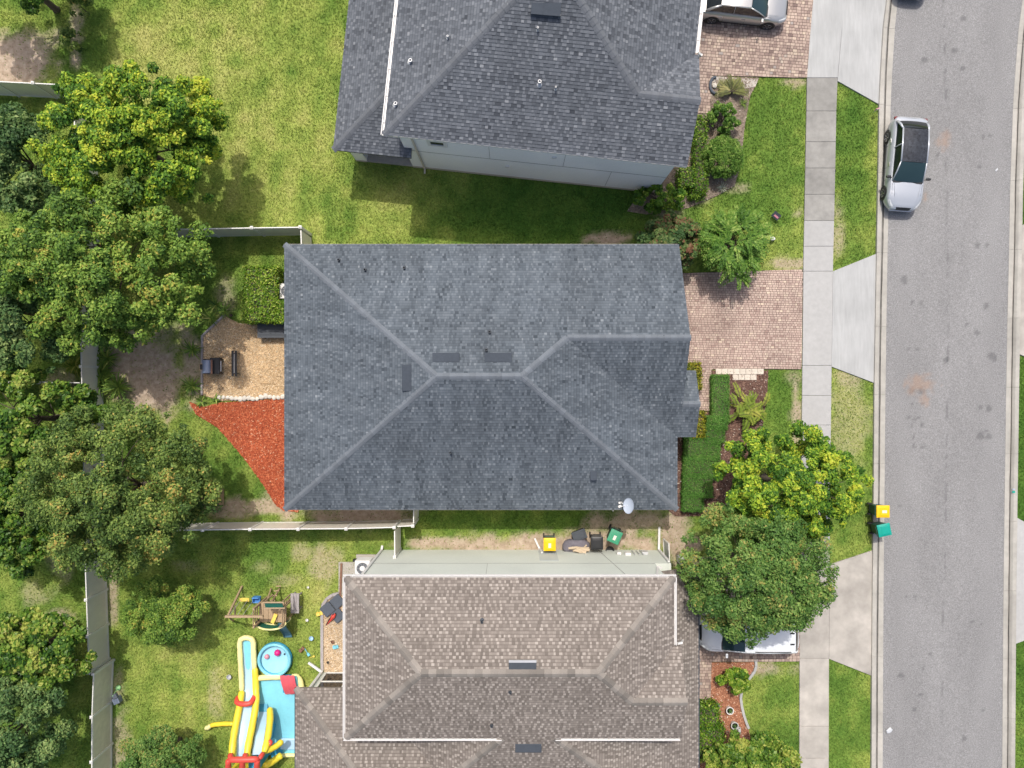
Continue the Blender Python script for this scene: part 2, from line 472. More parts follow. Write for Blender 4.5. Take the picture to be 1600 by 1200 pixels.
GREEN = [(140, 70, 40, 60, .3), (1180, 240, 70, 100, .18), (1330, 240, 30, 110, .25), (1225, 610, 30, 40, .15), (850, 330, 200, 60, .4), (850, 815, 210, 20, .25), (1590, 700, 30, 500, .45),
         (1330, 800, 30, 60, .1), (1230, 1120, 60, 90, .15), (1325, 1120, 35, 90, .15), (400, 890, 60, 40, .25), (300, 230, 60, 80, .2), (1060, 250, 60, 60, .3)]
def _px(x, y):
    return 800 + np.asarray(x) * FPX / CAM_H, 600 - np.asarray(y) * FPX / CAM_H
def bare_field(x, y):
    px, py = _px(x, y)
    b = np.zeros(np.shape(x))
    n = fbm(x, y, 1.1) - .5
    for cx, cy, rx, ry, s in BARE:
        d = np.sqrt(((px - cx) / rx) ** 2 + ((py - cy) / ry) ** 2)
        b = np.maximum(b, s * np.clip((1.25 - d - n * 1.5) / .5, 0, 1))
    return b
def tone_field(x, y):
    px, py = _px(x, y)
    t = .47 + (fbm(x, y, .35) - .5) * .42 + (fbm(x + 50, y, 1.3) - .5) * .6
    for lst, sg in ((YELLOW, 1), (GREEN, -1)):
        for cx, cy, rx, ry, s in lst:
            d = np.sqrt(((px - cx) / rx) ** 2 + ((py - cy) / ry) ** 2)
            t = t + sg * s * np.clip((1.3 - d) / .7, 0, 1)
    t = t + .06 * np.sin(px / 7.0 + py * .02) * (px < 540)       # faint mower stripes on the back lawn
    return np.clip(t, 0, 1)

LAWN_RAMP = [(0, (.08, .18, .03)), (.35, (.165, .275, .05)), (.65, (.34, .42, .095)), (1, (.50, .50, .17))]

# ---------------------------------------------------------------- ground sheet
def make_ground():
    xs = np.concatenate([[-900, -300, -120, -60, -40], np.arange(-30, 30.01, .25), [40, 60, 120, 300, 900]])
    ysv = np.concatenate([[-900, -300, -120, -60, -36], np.arange(-24, 24.01, .25), [36, 60, 120, 300, 900]])
    X, Y = np.meshgrid(xs, ysv, indexing='ij')
    Z = (fbm(X, Y, .5) - .5) * .02 - .035
    nx, ny = X.shape
    v = np.stack([X.ravel(), Y.ravel(), Z.ravel()], 1)
    i, j = np.meshgrid(np.arange(nx - 1), np.arange(ny - 1), indexing='ij')
    a = (i * ny + j).ravel()
    f = np.stack([a, a + ny, a + ny + 1, a + 1], 1)
    me = bpy.data.meshes.new('ground')
    me.from_pydata(v.tolist(), [], f.tolist())
    for nm, fn in (('bare', bare_field), ('tone', tone_field)):
        at = me.attributes.new(nm, 'FLOAT', 'POINT'); at.data.foreach_set('value', fn(X, Y).ravel().astype(np.float32))
    m, nt, p = _nodes('lawn_and_soil')
    at = nt.nodes.new('ShaderNodeAttribute'); at.attribute_name = 'tone'
    ab = nt.nodes.new('ShaderNodeAttribute'); ab.attribute_name = 'bare'
    g = _ramp(nt, at.outputs['Fac'], [(q, tuple(k * .8 for k in c)) for q, c in LAWN_RAMP])
    fine = _ramp(nt, _noise(nt, 9, 5, .7), [(.3, (.6,) * 3), (.7, (1.35,) * 3)])
    g = _mix(nt, 1., g, fine, 'MULTIPLY')
    s = _ramp(nt, _noise(nt, 3.5, 6, .75), [(.25, (.22, .165, .115)), (.5, (.42, .33, .25)), (.75, (.55, .46, .37))])
    col = _mix(nt, ab.outputs['Fac'], g, s)
    nt.links.new(col, p.inputs['Base Color'])
    p.inputs['Roughness'].default_value = 1; p.inputs['Specular IOR Level'].default_value = .1
    b = nt.nodes.new('ShaderNodeBump'); b.inputs['Strength'].default_value = .6; b.inputs['Distance'].default_value = .04
    nt.links.new(_noise(nt, 14, 4), b.inputs['Height']); nt.links.new(b.outputs[0], p.inputs['Normal'])
    me.materials.append(m)
    struct(link('ground', me), 'grassy and sandy ground under and between the houses')
make_ground()

# ---------------------------------------------------------------- road
OIL = [(1309, 383, 7), (1540, 383, 5), (1526, 383, 7), (1551, 558, 10), (1411, 438, 8), (1477, 563, 5), (1424, 610, 6), (1438, 610, 8), (1424, 630, 3), (1440, 631, 4), (1419, 652, 5), (1427, 655, 4), (1434, 652, 4), (1439, 664, 4),
       (1424, 664, 3), (1427, 683, 4), (1426, 697, 4), (1441, 697, 5), (1531, 637, 4), (1545, 638, 6), (1530, 681, 8), (1544, 682, 7), (1540, 674, 3), (1414, 932, 3), (1429, 933, 4), (1452, 1021, 4), (1441, 1044, 3), (1437, 1085, 5), (1427, 1107, 5),
       (1424, 473, 4), (1438, 474, 4), (1508, 507, 4), (1539, 479, 7), (1525, 520, 6), (1418, 545, 3), (1433, 546, 3), (1444, 95, 7), (1503, 30, 6), (1503, 108, 5), (1490, 80, 7), (1535, 214, 5), (1546, 213, 4), (1464, 244, 4), (1529, 262, 5), (1405, 789, 3), (1407, 1055, 7), (1505, 1153, 6), (1533, 975, 3), (1535, 1108, 3), (1518, 970, 3)]
RUST = [(1437, 600, 20, 15), (1474, 219, 11, 14), (1445, 625, 8, 10), (1445, 310, 3, 6)]
def make_road():
    ysv = np.arange(-32, 40.01, .12)
    tt = np.linspace(0, 1, 64)
    xl = line_x(C_ref, ysv) - .03; xr = line_x(D_ref, ysv) + .03
    X = xl[:, None] + (xr - xl)[:, None] * tt[None, :]
    Y = np.repeat(ysv[:, None], len(tt), 1)
    Z = .035 + .05 * (1 - (2 * tt[None, :] - 1) ** 2) + 0 * Y
    px, py = _px(X, Y)
    n = (fbm(X, Y, 5.) - .5)
    oil = np.zeros_like(X)
    for cx, cy, r in OIL:
        d = np.hypot(px - cx, (py - cy)) / (r * .72)
        oil = np.maximum(oil, np.clip((1.15 - d - n * 1.2) / .35, 0, 1) * .42)
    crack = np.exp(-((px - (1473 + 6 * np.sin(py / 300.) + 5 * (fbm(X * 0, Y, 1.5) - .5))) / 1.1) ** 2) * np.clip((fbm(X * 3, Y, 2.5) - .45) * 4, 0, .4)
    wheel = .0
    rust = np.zeros_like(X)
    for cx, cy, rx, ry in RUST:
        d = np.hypot((px - cx) / rx, (py - cy) / ry)
        rust = np.maximum(rust, np.clip((1.3 - d - n * 2.0) / 1.0, 0, 1) * .5)
    oil = np.clip(oil + crack, 0, 1)
    v = np.stack([X.ravel(), Y.ravel(), Z.ravel()], 1)
    nx, ny = X.shape
    i, j = np.meshgrid(np.arange(nx - 1), np.arange(ny - 1), indexing='ij')
    a = (i * ny + j).ravel()
    f = np.stack([a, a + 1, a + ny + 1, a + ny], 1)
    me = bpy.data.meshes.new('road')
    me.from_pydata(v.tolist(), [], f.tolist())
    for nm, q in (('oil', oil), ('rust', rust)):
        at = me.attributes.new(nm, 'FLOAT', 'POINT'); at.data.foreach_set('value', q.ravel().astype(np.float32))
    m, nt, p = _nodes('asphalt')
    base = _ramp(nt, _noise(nt, 17, 6, .9), [(.3, (.115, .114, .116)), (.5, (.226, .225, .227)), (.66, (.40, .399, .402))])
    big = _ramp(nt, _noise(nt, .5, 4, .6, stretch=(1, .35, 1)), [(.3, (.9,) * 3), (.7, (1.09,) * 3)])
    col = _mix(nt, 1., base, big, 'MULTIPLY')
    ao = nt.nodes.new('ShaderNodeAttribute'); ao.attribute_name = 'oil'
    ar = nt.nodes.new('ShaderNodeAttribute'); ar.attribute_name = 'rust'
    col = _mix(nt, ao.outputs['Fac'], col, (.045, .045, .05))
    col = _mix(nt, ar.outputs['Fac'], col, (.34, .22, .15))
    nt.links.new(col, p.inputs['Base Color']); p.inputs['Roughness'].default_value = .85
    b = nt.nodes.new('ShaderNodeBump'); b.inputs['Strength'].default_value = .5; b.inputs['Distance'].default_value = .02
    nt.links.new(_noise(nt, 50, 3), b.inputs['Height']); nt.links.new(b.outputs[0], p.inputs['Normal'])
    me.materials.append(m)
    struct(link('road', me), 'grey asphalt road with oil and rust stains')
make_road()

# ---------------------------------------------------------------- kerbs in cast sections, with a dirty gutter line
def make_kerb(nm, a_ref, b_ref, c_ref, joints, label):
    root = bpy.data.objects.new(nm, None); C.objects.link(root); struct(root, label)
    dirt = MB()
    for y0, y1 in zip(joints[:-1], joints[1:]):
        g = .006
        ysv = np.linspace(y0 - g, y1 + g, 6)
        rows = []
        for y in ysv:
            xa = float(line_x(a_ref, y)); xb = float(line_x(b_ref, y)); xc = float(line_x(c_ref, y))
            s = 1 if xc > xa else -1
            rows.append([(xa, y, -.12), (xa, y, .115), (xa + s * .02, y, .13), (xb - s * .10, y, .125), (xb - s * .045, y, .07), (xb, y, .012), (xb + s * .05, y, .03), (xc - s * .01, y, .052), (xc, y, .048), (xc, y, -.12)])
        mb = MB().grid(rows)
        n = len(rows[0])
        mb.add(rows[0], [list(range(n))]); mb.add(rows[-1], [list(range(n))[::-1]])
        mb.build('curb_section', 'curb', root)
    for y0, y1 in zip(joints[:-1], joints[1:]):
        for q in range(8):
            ya = y0 + (y1 - y0) * q / 8; yb = y0 + (y1 - y0) * (q + 1) / 8
            wd = []
            for y in (ya, yb):
                k = .035 + .05 * float(fbm(y * 1.0, 3.3 if nm == 'curb' else 9.1, .8))
                wd.append((float(line_x(b_ref, y)), y, k))
            (xa, ya_, ka), (xb, yb_, kb) = wd
            dirt.add([(xa - ka * 1.1, ya_, .075), (xa, ya_, .018), (xa + ka, ya_, .042), (xb - kb * 1.1, yb_, .075), (xb, yb_, .018), (xb + kb, yb_, .042)], [(0, 1, 4, 3), (1, 2, 5, 4)])
    dirt.build('gutter_dirt', 'gutter_dirt', root, kind='stuff')
jl = [W2(0, y)[1] for y in (-360, -250, -140, -60, 45, 165, 270, 395, 510, 616, 724, 820, 927, 1025, 1144, 1250, 1360)]
jr = [W2(0, y)[1] for y in (-360, -250, -140, -40, 68, 170, 282, 390, 497, 605, 709, 814, 922, 1029, 1121, 1230, 1360)]
make_kerb('curb', A_ref, B_ref, C_ref, jl, 'pale concrete rolled curb along the sidewalk side of the road')
make_kerb('far_curb', F_ref, E_ref, D_ref, jr, 'pale concrete rolled curb on the far side of the road')

# ---------------------------------------------------------------- sidewalk slabs and aprons
def make_sidewalk():
    root = bpy.data.objects.new('sidewalk', None); C.objects.link(root); struct(root, 'concrete sidewalk of separate slabs parallel to the road')
    js = [-260, -200, -140, -75, 122, 174, 222, 263, 304, 345, 385, 424, 571, 618, 664, 710, 756, 802, 846, 882, 1028, 1134, 1184, 1235, 1290, 1340]
    for k, (a, b) in enumerate(zip(js[:-1], js[1:])):
        g = .22
        pts = [W2(lx(L_ref, a + g), a + g), W2(lx(L_ref, b - g), b - g), W2(lx(S_ref, b - g) - .2, b - g), W2(lx(S_ref, a + g) - .2, a + g)]
        if b - a > 90:
            mid = [a + (b - a) * q for q in (.33, .66)]
            pts = [W2(lx(L_ref, a + g), a + g)] + [W2(lx(L_ref, q), q) for q in mid] + [W2(lx(L_ref, b - g), b - g), W2(lx(S_ref, b - g) - .2, b - g)] + [W2(lx(S_ref, q) - .2, q) for q in reversed(mid)] + [W2(lx(S_ref, a + g) - .2, a + g)]
        m_ = 'concrete_old' if 122 <= a < 345 else ('concrete_new' if 345 <= a < 846 else 'concrete_warm')
        if a < 122: m_ = 'concrete_apron'
        MB().prism(pts, -.08, .055 + random.uniform(-.004, .004)).build('slab', m_, root, bevel=.012)
make_sidewalk()
for nm, pts, m_, lb in (('driveway_apron', apron1, 'concrete_apron', 'concrete driveway apron before the brick paved drive with the silver sedan'),
                        ('driveway_apron', apron2, 'concrete_apron', 'pale grey concrete driveway apron with faint tyre marks'),
                        ('driveway_apron', apron3, 'concrete_warm', 'mottled concrete driveway apron near the white van'),
                        ('driveway_apron', apron4, 'concrete_warm', 'pale driveway apron across the road, upper one'),
                        ('driveway_apron', apron5, 'concrete_new', 'bright driveway apron across the road, lower one')):
    o = MB().prism(pts, -.08, .05).build(nm, m_, bevel=.01)
    struct(o, lb)

# ---------------------------------------------------------------- paving of mixed blocks
PAVER_RAMP = [(0, (.19, .135, .12)), (.2, (.28, .205, .178)), (.5, (.39, .295, .25)), (.75, (.46, .36, .30)), (.92, (.54, .44, .345)), (1, (.33, .29, .27))]
M['paver'] = mat('paver_block', (.4, .3, .25), var=.12, scale=14, rough=.9, attr='tone', ramp=PAVER_RAMP, big=.13, bigscale=.5)
M['paver_pale'] = mat('paver_block_pale', (.4, .3, .25), var=.1, scale=14, rough=.9, attr='tone',
                      ramp=[(0, (.31, .215, .185)), (.4, (.43, .32, .275)), (.8, (.49, .38, .32)), (1, (.58, .47, .37))], big=.2, bigscale=.42)
M['sand_joint'] = mat('joint_sand', (.14, .11, .09), var=.2, scale=20, rough=1)
def clip_rect(pts, x0, x1, y0, y1):
    out = pts
    for ax, lim, sg in ((0, x0, 1), (0, x1, -1), (1, y0, 1), (1, y1, -1)):
        inp = out; out = []
        if not inp: return out
        for i in range(len(inp)):
            a = inp[i - 1]; b = inp[i]
            da = (a[ax] - lim) * sg; db = (b[ax] - lim) * sg
            if da >= 0: 
                if not out or out[-1] != a: out.append(a)
            if (da >= 0) != (db >= 0):
                t = da / (da - db)
                out.append((a[0] + (b[0] - a[0]) * t, a[1] + (b[1] - a[1]) * t))
    return out
def area2(p):
    return abs(sum(p[i - 1][0] * p[i][1] - p[i][0] * p[i - 1][1] for i in range(len(p)))) / 2
def paving(nm, pts, label, material='paver', z=.045, ang=0., widths=(.155, .155, .235), row=.155, seed=1):
    rd = random.Random(seed)
    root = MB().prism(pts, -.08, z - .014).build(nm, 'sand_joint'); struct(root, label)
    ca, sa = math.cos(-ang), math.sin(-ang)
    q = [(p[0] * ca - p[1] * sa, p[0] * sa + p[1] * ca) for p in pts]
    x0 = min(p[0] for p in q); x1 = max(p[0] for p in q); y0 = min(p[1] for p in q); y1 = max(p[1] for p in q)
    mb = MB(); ca, sa = math.cos(ang), math.sin(ang)
    y = y0
    while y < y1:
        h = row * rd.choice((1, 1, 1, 1.0)); x = x0 - rd.random() * .2
        while x < x1:
            w = rd.choice(widths); g = .008
            c = clip_rect(q, x + g, x + w - g, y + g, y + h - g)
            if len(c) >= 3 and area2(c) > .004:
                dz = rd.uniform(-.003, .003)
                c = [(a * ca - b * sa, a * sa + b * ca) for a, b in c]
                n = len(c); cx = sum(p[0] for p in c) / n; cy = sum(p[1] for p in c) / n
                lo = [(p[0], p[1], z - .02) for p in c]; hi = [(cx + (p[0] - cx) * .95, cy + (p[1] - cy) * .95, z + dz) for p in c]
                mb.add(lo + hi, [list(range(n, 2 * n))] + [(i, (i + 1) % n, n + (i + 1) % n, n + i) for i in range(n)], tone=min(1, max(0, rd.gauss(.5, .23))))
            x += w
        y += h
    mb.build('paver', material, root, kind='stuff')
    return root
paving('paver_driveway', drive1, 'brick paved drive of the grey two storey house', ang=R(-5), seed=3, widths=(.16, .16, .24), row=.16)
paving('paver_driveway', drive2, 'pale pink brick paved drive and path of the slate roofed house', 'paver_pale', ang=R(-1), seed=4, widths=(.12, .18, .2), row=.12)
paving('paver_driveway', drive3, 'brick paved drive and path under the white van', seed=5, widths=(.155, .235))

# ---------------------------------------------------------------- beds: mulch, gravel, soil with loose pieces on top
M['mulch_red'] = mat('mulch_red', (.33, .065, .028), var=.25, scale=14, rough=1, bump=.8, bscale=30, big=.1)
M['chip_red'] = mat('chip_red', (0, 0, 0), var=0, rough=1, attr='tone', ramp=[(0, (.22, .042, .018)), (.5, (.46, .105, .045)), (.88, (.60, .19, .085)), (1, (.58, .34, .22))], big=.08)
M['mulch_brown'] = mat('mulch_brown', (.12, .065, .05), var=.3, scale=12, rough=1, bump=.8, bscale=30, big=.15)
M['chip_brown'] = mat('chip_brown', (0, 0, 0), var=0, rough=1, attr='tone', ramp=[(0, (.08, .042, .033)), (.55, (.20, .115, .09)), (.9, (.30, .19, .14)), (1, (.6, .55, .48))], big=.12)
M['mulch_orange'] = mat('mulch_orange', (.30, .13, .075), var=.3, scale=12, rough=1, bump=.8, bscale=30)
M['chip_orange'] = mat('chip_orange', (0, 0, 0), var=0, rough=1, attr='tone', ramp=[(0, (.20, .07, .04)), (.5, (.42, .19, .11)), (.9, (.56, .31, .2)), (1, (.65, .52, .42))])
M['gravel_base'] = mat('gravel_base', (.46, .34, .21), var=.25, scale=10, rough=1)
M['pebble'] = mat('pebble', (0, 0, 0), var=0, rough=.9, attr='tone', ramp=[(0, (.40, .28, .16)), (.4, (.70, .53, .33)), (.75, (.84, .68, .46)), (1, (.9, .82, .68))], big=.1)
M['pebble_pale'] = mat('pebble_pale', (0, 0, 0), var=0, rough=.9, attr='tone', ramp=[(0, (.34, .25, .17)), (.4, (.62, .50, .36)), (1, (.82, .74, .62))])
M['bed_soil'] = mat('bed_soil', (.235, .19, .15), var=.4, scale=7, rough=1, bump=.8, bscale=20, big=.2, bigscale=1.)
M['chip_soil'] = mat('chip_soil', (0, 0, 0), var=0, rough=1, attr='tone', ramp=[(0, (.10, .075, .055)), (.5, (.25, .19, .145)), (.85, (.42, .35, .28)), (1, (.6, .55, .48))])

def rand_in(pts, n, rg):
    x0 = min(p[0] for p in pts); x1 = max(p[0] for p in pts); y0 = min(p[1] for p in pts); y1 = max(p[1] for p in pts)
    x = rg.uniform(x0, x1, n); y = rg.uniform(y0, y1, n)
    k = in_poly(x, y, pts)
    return x[k], y[k]
def loose(name, pts, dens, size, material, parent, z=.03, flat=True, seed=1):
    """chips (flat slivers) or pebbles (little pyramids) strewn on a bed: joined, nobody could count them"""
    rg = np.random.default_rng(seed)
    a = (max(p[0] for p in pts) - min(p[0] for p in pts)) * (max(p[1] for p in pts) - min(p[1] for p in pts))
    x, y = rand_in(pts, int(a * dens), rg); n = len(x)
    th = rg.uniform(0, 2 * np.pi, n)
    l = size * rg.uniform(.6, 1.5, n); w = l * (rg.uniform(.25, .5, n) if flat else rg.uniform(.6, 1, n))
    u = np.stack([np.cos(th), np.sin(th), rg.normal(0, .25, n)], 1) * (l / 2)[:, None]
    v = np.stack([-np.sin(th), np.cos(th), rg.normal(0, .25, n)], 1) * (w / 2)[:, None]
    c = np.stack([x, y, np.full(n, z) + rg.uniform(0, .03, n)], 1)
    t = np.clip(rg.normal(.5, .25, n), 0, 1)
    if flat:
        q = np.stack([c - u - v, c + u - v, c + u + v, c - u + v], 1).reshape(-1, 3)
        return np_mesh(name, q, 4, material, parent, t, kind='stuff')
    top = c + np.array([0, 0, 1]) * (w * .45)[:, None]
    c0 = c - np.array([0, 0, .02])
    qs = [c0 - u, c0 - v, c0 + u, c0 + v]
    tri = np.stack([np.stack([qs[k], qs[(k + 1) % 4], top], 1) for k in range(4)], 1).reshape(-1, 3)
    return np_mesh(name, tri, 3, material, parent, np.repeat(t, 4), kind='stuff')
def bed(nm, pts, base, label, z=.02):
    o = MB().prism(pts, -.1, z).build(nm, base); struct(o, label); return o
o = bed('mulch_bed', bed_red, 'mulch_red', 'red wood mulch bed beside the slate roof'); loose('wood_chip', bed_red, 520, .075, 'chip_red', o, seed=21)
o = bed('gravel_patio', bed_gravel, 'gravel_base', 'tan pebble patio beside the clipped hedge'); loose('pebble', bed_gravel, 520, .07, 'pebble', o, .025, False, seed=22)
o = bed('mulch_bed', bed_front, 'mulch_brown', 'dark brown mulch bed in front of the slate roofed house'); loose('wood_chip', bed_front, 330, .07, 'chip_brown', o, seed=23)
o = bed('soil_bed', bed_h1, 'bed_soil', 'sandy planting bed at the corner of the grey house'); loose('leaf_litter', bed_h1, 160, .07, 'chip_soil', o, seed=24)
o = bed('mulch_bed', bed_h3, 'mulch_orange', 'orange brown mulch bed by the brown roofed house'); loose('wood_chip', bed_h3, 330, .07, 'chip_orange', o, seed=25)
o = bed('gravel_patio', bed_h3w, 'gravel_base', 'pale pebble strip beside the brown roof'); loose('pebble', bed_h3w, 420, .07, 'pebble_pale', o, .025, False, seed=26)
# ---------------------------------------------------------------- roofs
def plane_frame(pts):
    n = Vector((0, 0, 0))
    for i in range(len(pts)):
        a = pts[i]; b = pts[(i + 1) % len(pts)]
        n += Vector(((a.y - b.y) * (a.z + b.z), (a.z - b.z) * (a.x + b.x), (a.x - b.x) * (a.y + b.y)))
    if n.z < 0: n = -n
    n.normalize()
    u = Vector((0, 0, 1)).cross(n).normalized()
    v = n.cross(u)
    return n, u, v
def shingle_mesh(planes, expo, wlo, whi, lift, rd, tone_fn, band=.6):
    mb = MB()
    for pts in planes:
        n, u, v = plane_frame(pts)
        o = min(pts, key=lambda p: p.z)
        q = [((p - o).dot(u), (p - o).dot(v)) for p in pts]
        x0 = min(p[0] for p in q); x1 = max(p[0] for p in q); y1 = max(p[1] for p in q)
        y = -.01
        while y < y1:
            x = x0 - rd.random() * whi
            alt = rd.random() < .5
            while x < x1:
                w = rd.uniform(wlo, whi)
                alt = not alt; t = tone_fn(rd, x, y, alt)
                if alt: w *= .72
                lam = lift * (1.0 if alt else .5)
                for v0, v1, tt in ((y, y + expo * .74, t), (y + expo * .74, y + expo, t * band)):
                    c = clip_rect(q, x, x + w - .004, v0, v1)
                    if len(c) < 3 or area2(c) < .0004: continue
                    def P3(p, k=1.0): return o + u * p[0] + v * p[1] + n * (.004 + k * lam * (1 - (p[1] - y) / expo * .8))
                    m_ = len(c)
                    top = [P3(p) for p in c]
                    mb.add(top, [list(range(m_))], tone=tt)
                    for i in range(m_):                          # the butt edge of the tab
                        a = c[i]; b = c[(i + 1) % m_]
                        if abs(a[1] - y) < 1e-4 and abs(b[1] - y) < 1e-4 and abs(a[0] - b[0]) > .01:
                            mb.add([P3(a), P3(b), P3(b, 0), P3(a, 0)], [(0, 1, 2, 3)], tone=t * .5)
                x += w
            y += expo
    return mb
def make_roof(house, planes, slab, shingle, expo=.143, wlo=.12, whi=.34, lift=.018, thick=.13, seed=1, tone_fn=None, name='roof', band=.6):
    rd = random.Random(seed)
    mb = MB()
    for pts in planes:
        n = len(pts)
        lo = [Vector((p.x, p.y, p.z - thick)) for p in pts]
        mb.add(list(pts) + lo, [list(range(n)), list(range(2 * n - 1, n - 1, -1))] + [(i, (i + 1) % n, n + (i + 1) % n, n + i) for i in range(n)])
    r = mb.build(name, slab, house)
    if tone_fn is None: tone_fn = lambda d, x, y, alt: min(1, max(0, d.gauss(.62 if alt else .40, .14)))
    shingle_mesh(planes, expo, wlo, whi, lift, rd, tone_fn, band).build('shingle', shingle, r, kind='stuff')
    return r
def caps(roof, a, b, drop, material, step=.30, half=.15, lift=.03, seed=0):
    """overlapping ridge and hip caps from a to b; drop = fall per metre to either side"""
    a = Vector(a); b = Vector(b)
    if a.z > b.z: a, b = b, a
    d = b - a; L = d.length; n = max(1, int(round(L / step)))
    dn = d.normalized(); side = dn.cross(Vector((0, 0, 1))).normalized()
    st = L / n; l2 = st * 1.12
    up = side.cross(dn).normalized()
    if up.z < 0: up = -up
    prof = [(-half, -half * drop - .004), (-half * .55, -half * .55 * drop + .012), (0, .012), (half * .55, -half * .55 * drop + .012), (half, -half * drop - .004)]
    rows = []
    for s, k in ((0, lift), (0, lift * .98), (l2, lift * .35)):
        rows.append([side * x + Vector((0, 0, z)) + dn * s + up * k for x, z in prof])
    rows[0] = [side * x + Vector((0, 0, z - .03)) + up * .0 for x, z in prof]
    proto = MB().grid(rows)
    me = None
    inv = world_matrix(roof).inverted()
    rot = inv.to_3x3()
    for k in range(n):
        p = a + dn * (st * k)
        if me is None:
            o = proto.build('ridge_cap', material); me = o.data
            for v in me.vertices: v.co = rot @ v.co
        else:
            o = bpy.data.objects.new('ridge_cap', me); C.objects.link(o)
        o.parent = roof; o.location = inv @ p

SHING_GREY = [(0, (.034, .044, .056)), (.3, (.073, .090, .110)), (.6, (.116, .138, .163)), (.85, (.165, .190, .218)), (1, (.225, .25, .275))]
M['shingle_slate'] = mat('shingle_slate', (0, 0, 0), var=.14, scale=1.1, rough=.93, attr='tone', ramp=SHING_GREY, big=.13, bigscale=.3)
SHING_GREY1 = [(0, (.046, .053, .066)), (.3, (.086, .097, .115)), (.6, (.130, .144, .167)), (.85, (.175, .19, .214)), (1, (.235, .25, .273))]
M['shingle_grey'] = mat('shingle_grey', (0, 0, 0), var=.18, scale=30, rough=.93, attr='tone', ramp=SHING_GREY1, big=.09, bigscale=.5)
M['shingle_brown'] = mat('shingle_brown', (0, 0, 0), var=.14, scale=30, rough=.93, attr='tone',
                         ramp=[(0, (.125, .107, .094)), (.4, (.185, .16, .142)), (.6, (.24, .21, .187)), (.8, (.305, .27, .243)), (1, (.375, .336, .303))], big=.08, bigscale=.5)
M['cap_slate'] = mat('cap_slate', (.142, .162, .188), var=.14, scale=25, rough=.93, rand=.10)
M['cap_grey'] = mat('cap_grey', (.128, .14, .16), var=.14, scale=25, rough=.93, rand=.10)
M['cap_brown'] = mat('cap_brown', (.235, .212, .19), var=.14, scale=25, rough=.93, rand=.28)

def vent_pipe(house, x, y, z, r=.05, h=.28, m_='lead', name='vent_pipe'):
    mb = MB()
    mb.lathe((x, y, z - .06), [(r * 2.6, -.03), (r * 1.6, .06), (r, .08), (r, h), (r * .75, h), (r * .75, h - .1)], 12)
    return mb.build(name, m_, house, smooth=False)
def ridge_box(house, pts, m_='vent_grey', name='roof_vent', h=.13, cap=None):
    """a slant-backed vent: pts = four corners on the roof plane, lower edge last two"""
    a, b, c, d = [Vector(p) for p in pts]
    up = Vector((0, 0, 1))
    n, u, v = plane_frame([a, b, c, d])
    e = .02
    lo = [a - n * .02, b - n * .02, c - n * .02, d - n * .02]
    hi = [a + n * .03, b + n * .03, c + n * h, d + n * h]
    o = MB().add(lo + hi, [(4, 5, 6, 7), (0, 1, 5, 4), (1, 2, 6, 5), (2, 3, 7, 6), (3, 0, 4, 7), (3, 2, 1, 0)]).build(name, m_, house, bevel=.012)
    return o
def gutter(house, a, b, z, w=.13, out=(0, -1), m_='gutter', step=.9):
    """open white K gutter from a to b; out = horizontal direction away from the house"""
    a = Vector((a[0], a[1], z)); b = Vector((b[0], b[1], z)); ov = Vector((out[0], out[1], 0)).normalized()
    mb = MB(); dn = (b - a).normalized()
    def strip(o0, o1, z0, z1):
        p = [a + ov * o0 + Vector((0, 0, z0)), a + ov * o1 + Vector((0, 0, z0)), a + ov * o1 + Vector((0, 0, z1)), a + ov * o0 + Vector((0, 0, z1))]
        q = [x + (b - a) for x in p]
        mb.add(p + q, [(0, 1, 2, 3), (7, 6, 5, 4), (0, 4, 5, 1), (1, 5, 6, 2), (2, 6, 7, 3), (3, 7, 4, 0)])
    strip(.003, .012, -.11, .003); strip(.018, w - .02, -.11, -.085); strip(w - .02, w, -.11, .0); strip(w - .038, w - .0201, -.012, .002)
    L = (b - a).length; k = step / 2
    while k < L:
        c = a + dn * k + Vector((0, 0, -.004))
        mb.bar(c + ov * .019, c + ov * (w - .039), .035, .006); k += step
    return mb.build('gutter', m_, house)
def downspout(house, path, m_='gutter', w=.085, name='downspout'):
    mb = MB()
    for p, q in zip(path[:-1], path[1:]): mb.bar(p, q, w, w * .75)
    for p in path[1:-1]: mb.box(p, (w * 1.02, w * 1.02, w * 1.02))
    return mb.build(name, m_, house)

# ================================================================ house 2: slate hip roof in the middle
h2 = thing('house', 'single storey house with slate grey hip roof and satellite dish', 'house', (-1.5, .3, 0))
Ee = 2.7; SL = .48
NW = W(443, 382, Ee); SW_ = W(446, 797, Ee); SE = W(1058, 796, Ee)
xw = (NW.x + SW_.x) / 2; yn = 6.86; ysd = -6.17; xe = 8.12
yr = (yn + ysd) / 2; hr = Ee + SL * (yn - yr)
xr0 = (682 - 800) * (CAM_H - hr) / FPX; xr1 = (815 - 800) * (CAM_H - hr) / FPX
yg = 2.13; hg = Ee + SL * (yn - yg); yv = yg - (hg - Ee) / SL
xg0 = xe - (hg - Ee) * (xe - xr1) / (hr - Ee)
V3 = lambda x, y, z: Vector((x, y, z))
R0 = V3(xr0, yr, hr); R1 = V3(xr1, yr, hr); G0 = V3(xg0, yg, hg); G1 = V3(xe + .08, yg, hg)
NWc = V3(xw, yn, Ee); NEc = V3(xe + .08, yn, Ee); SWc = V3(xw, ysd, Ee); SEc = V3(xe, ysd, Ee); VC = V3(xe, yv, Ee)
ye = -.97; he = Ee + SL * (ye - yv); xp = 9.03
PN = [NWc, NEc, G1, G0, R1, R0]
PW = [NWc, R0, SWc]
PS = [SWc, R0, R1, SEc]
PE = [R1, SEc, VC, G0]
PG = [G0, VC, V3(xp, yv, Ee), V3(xp, ye, he), V3(xe + .08, ye, he), G1]
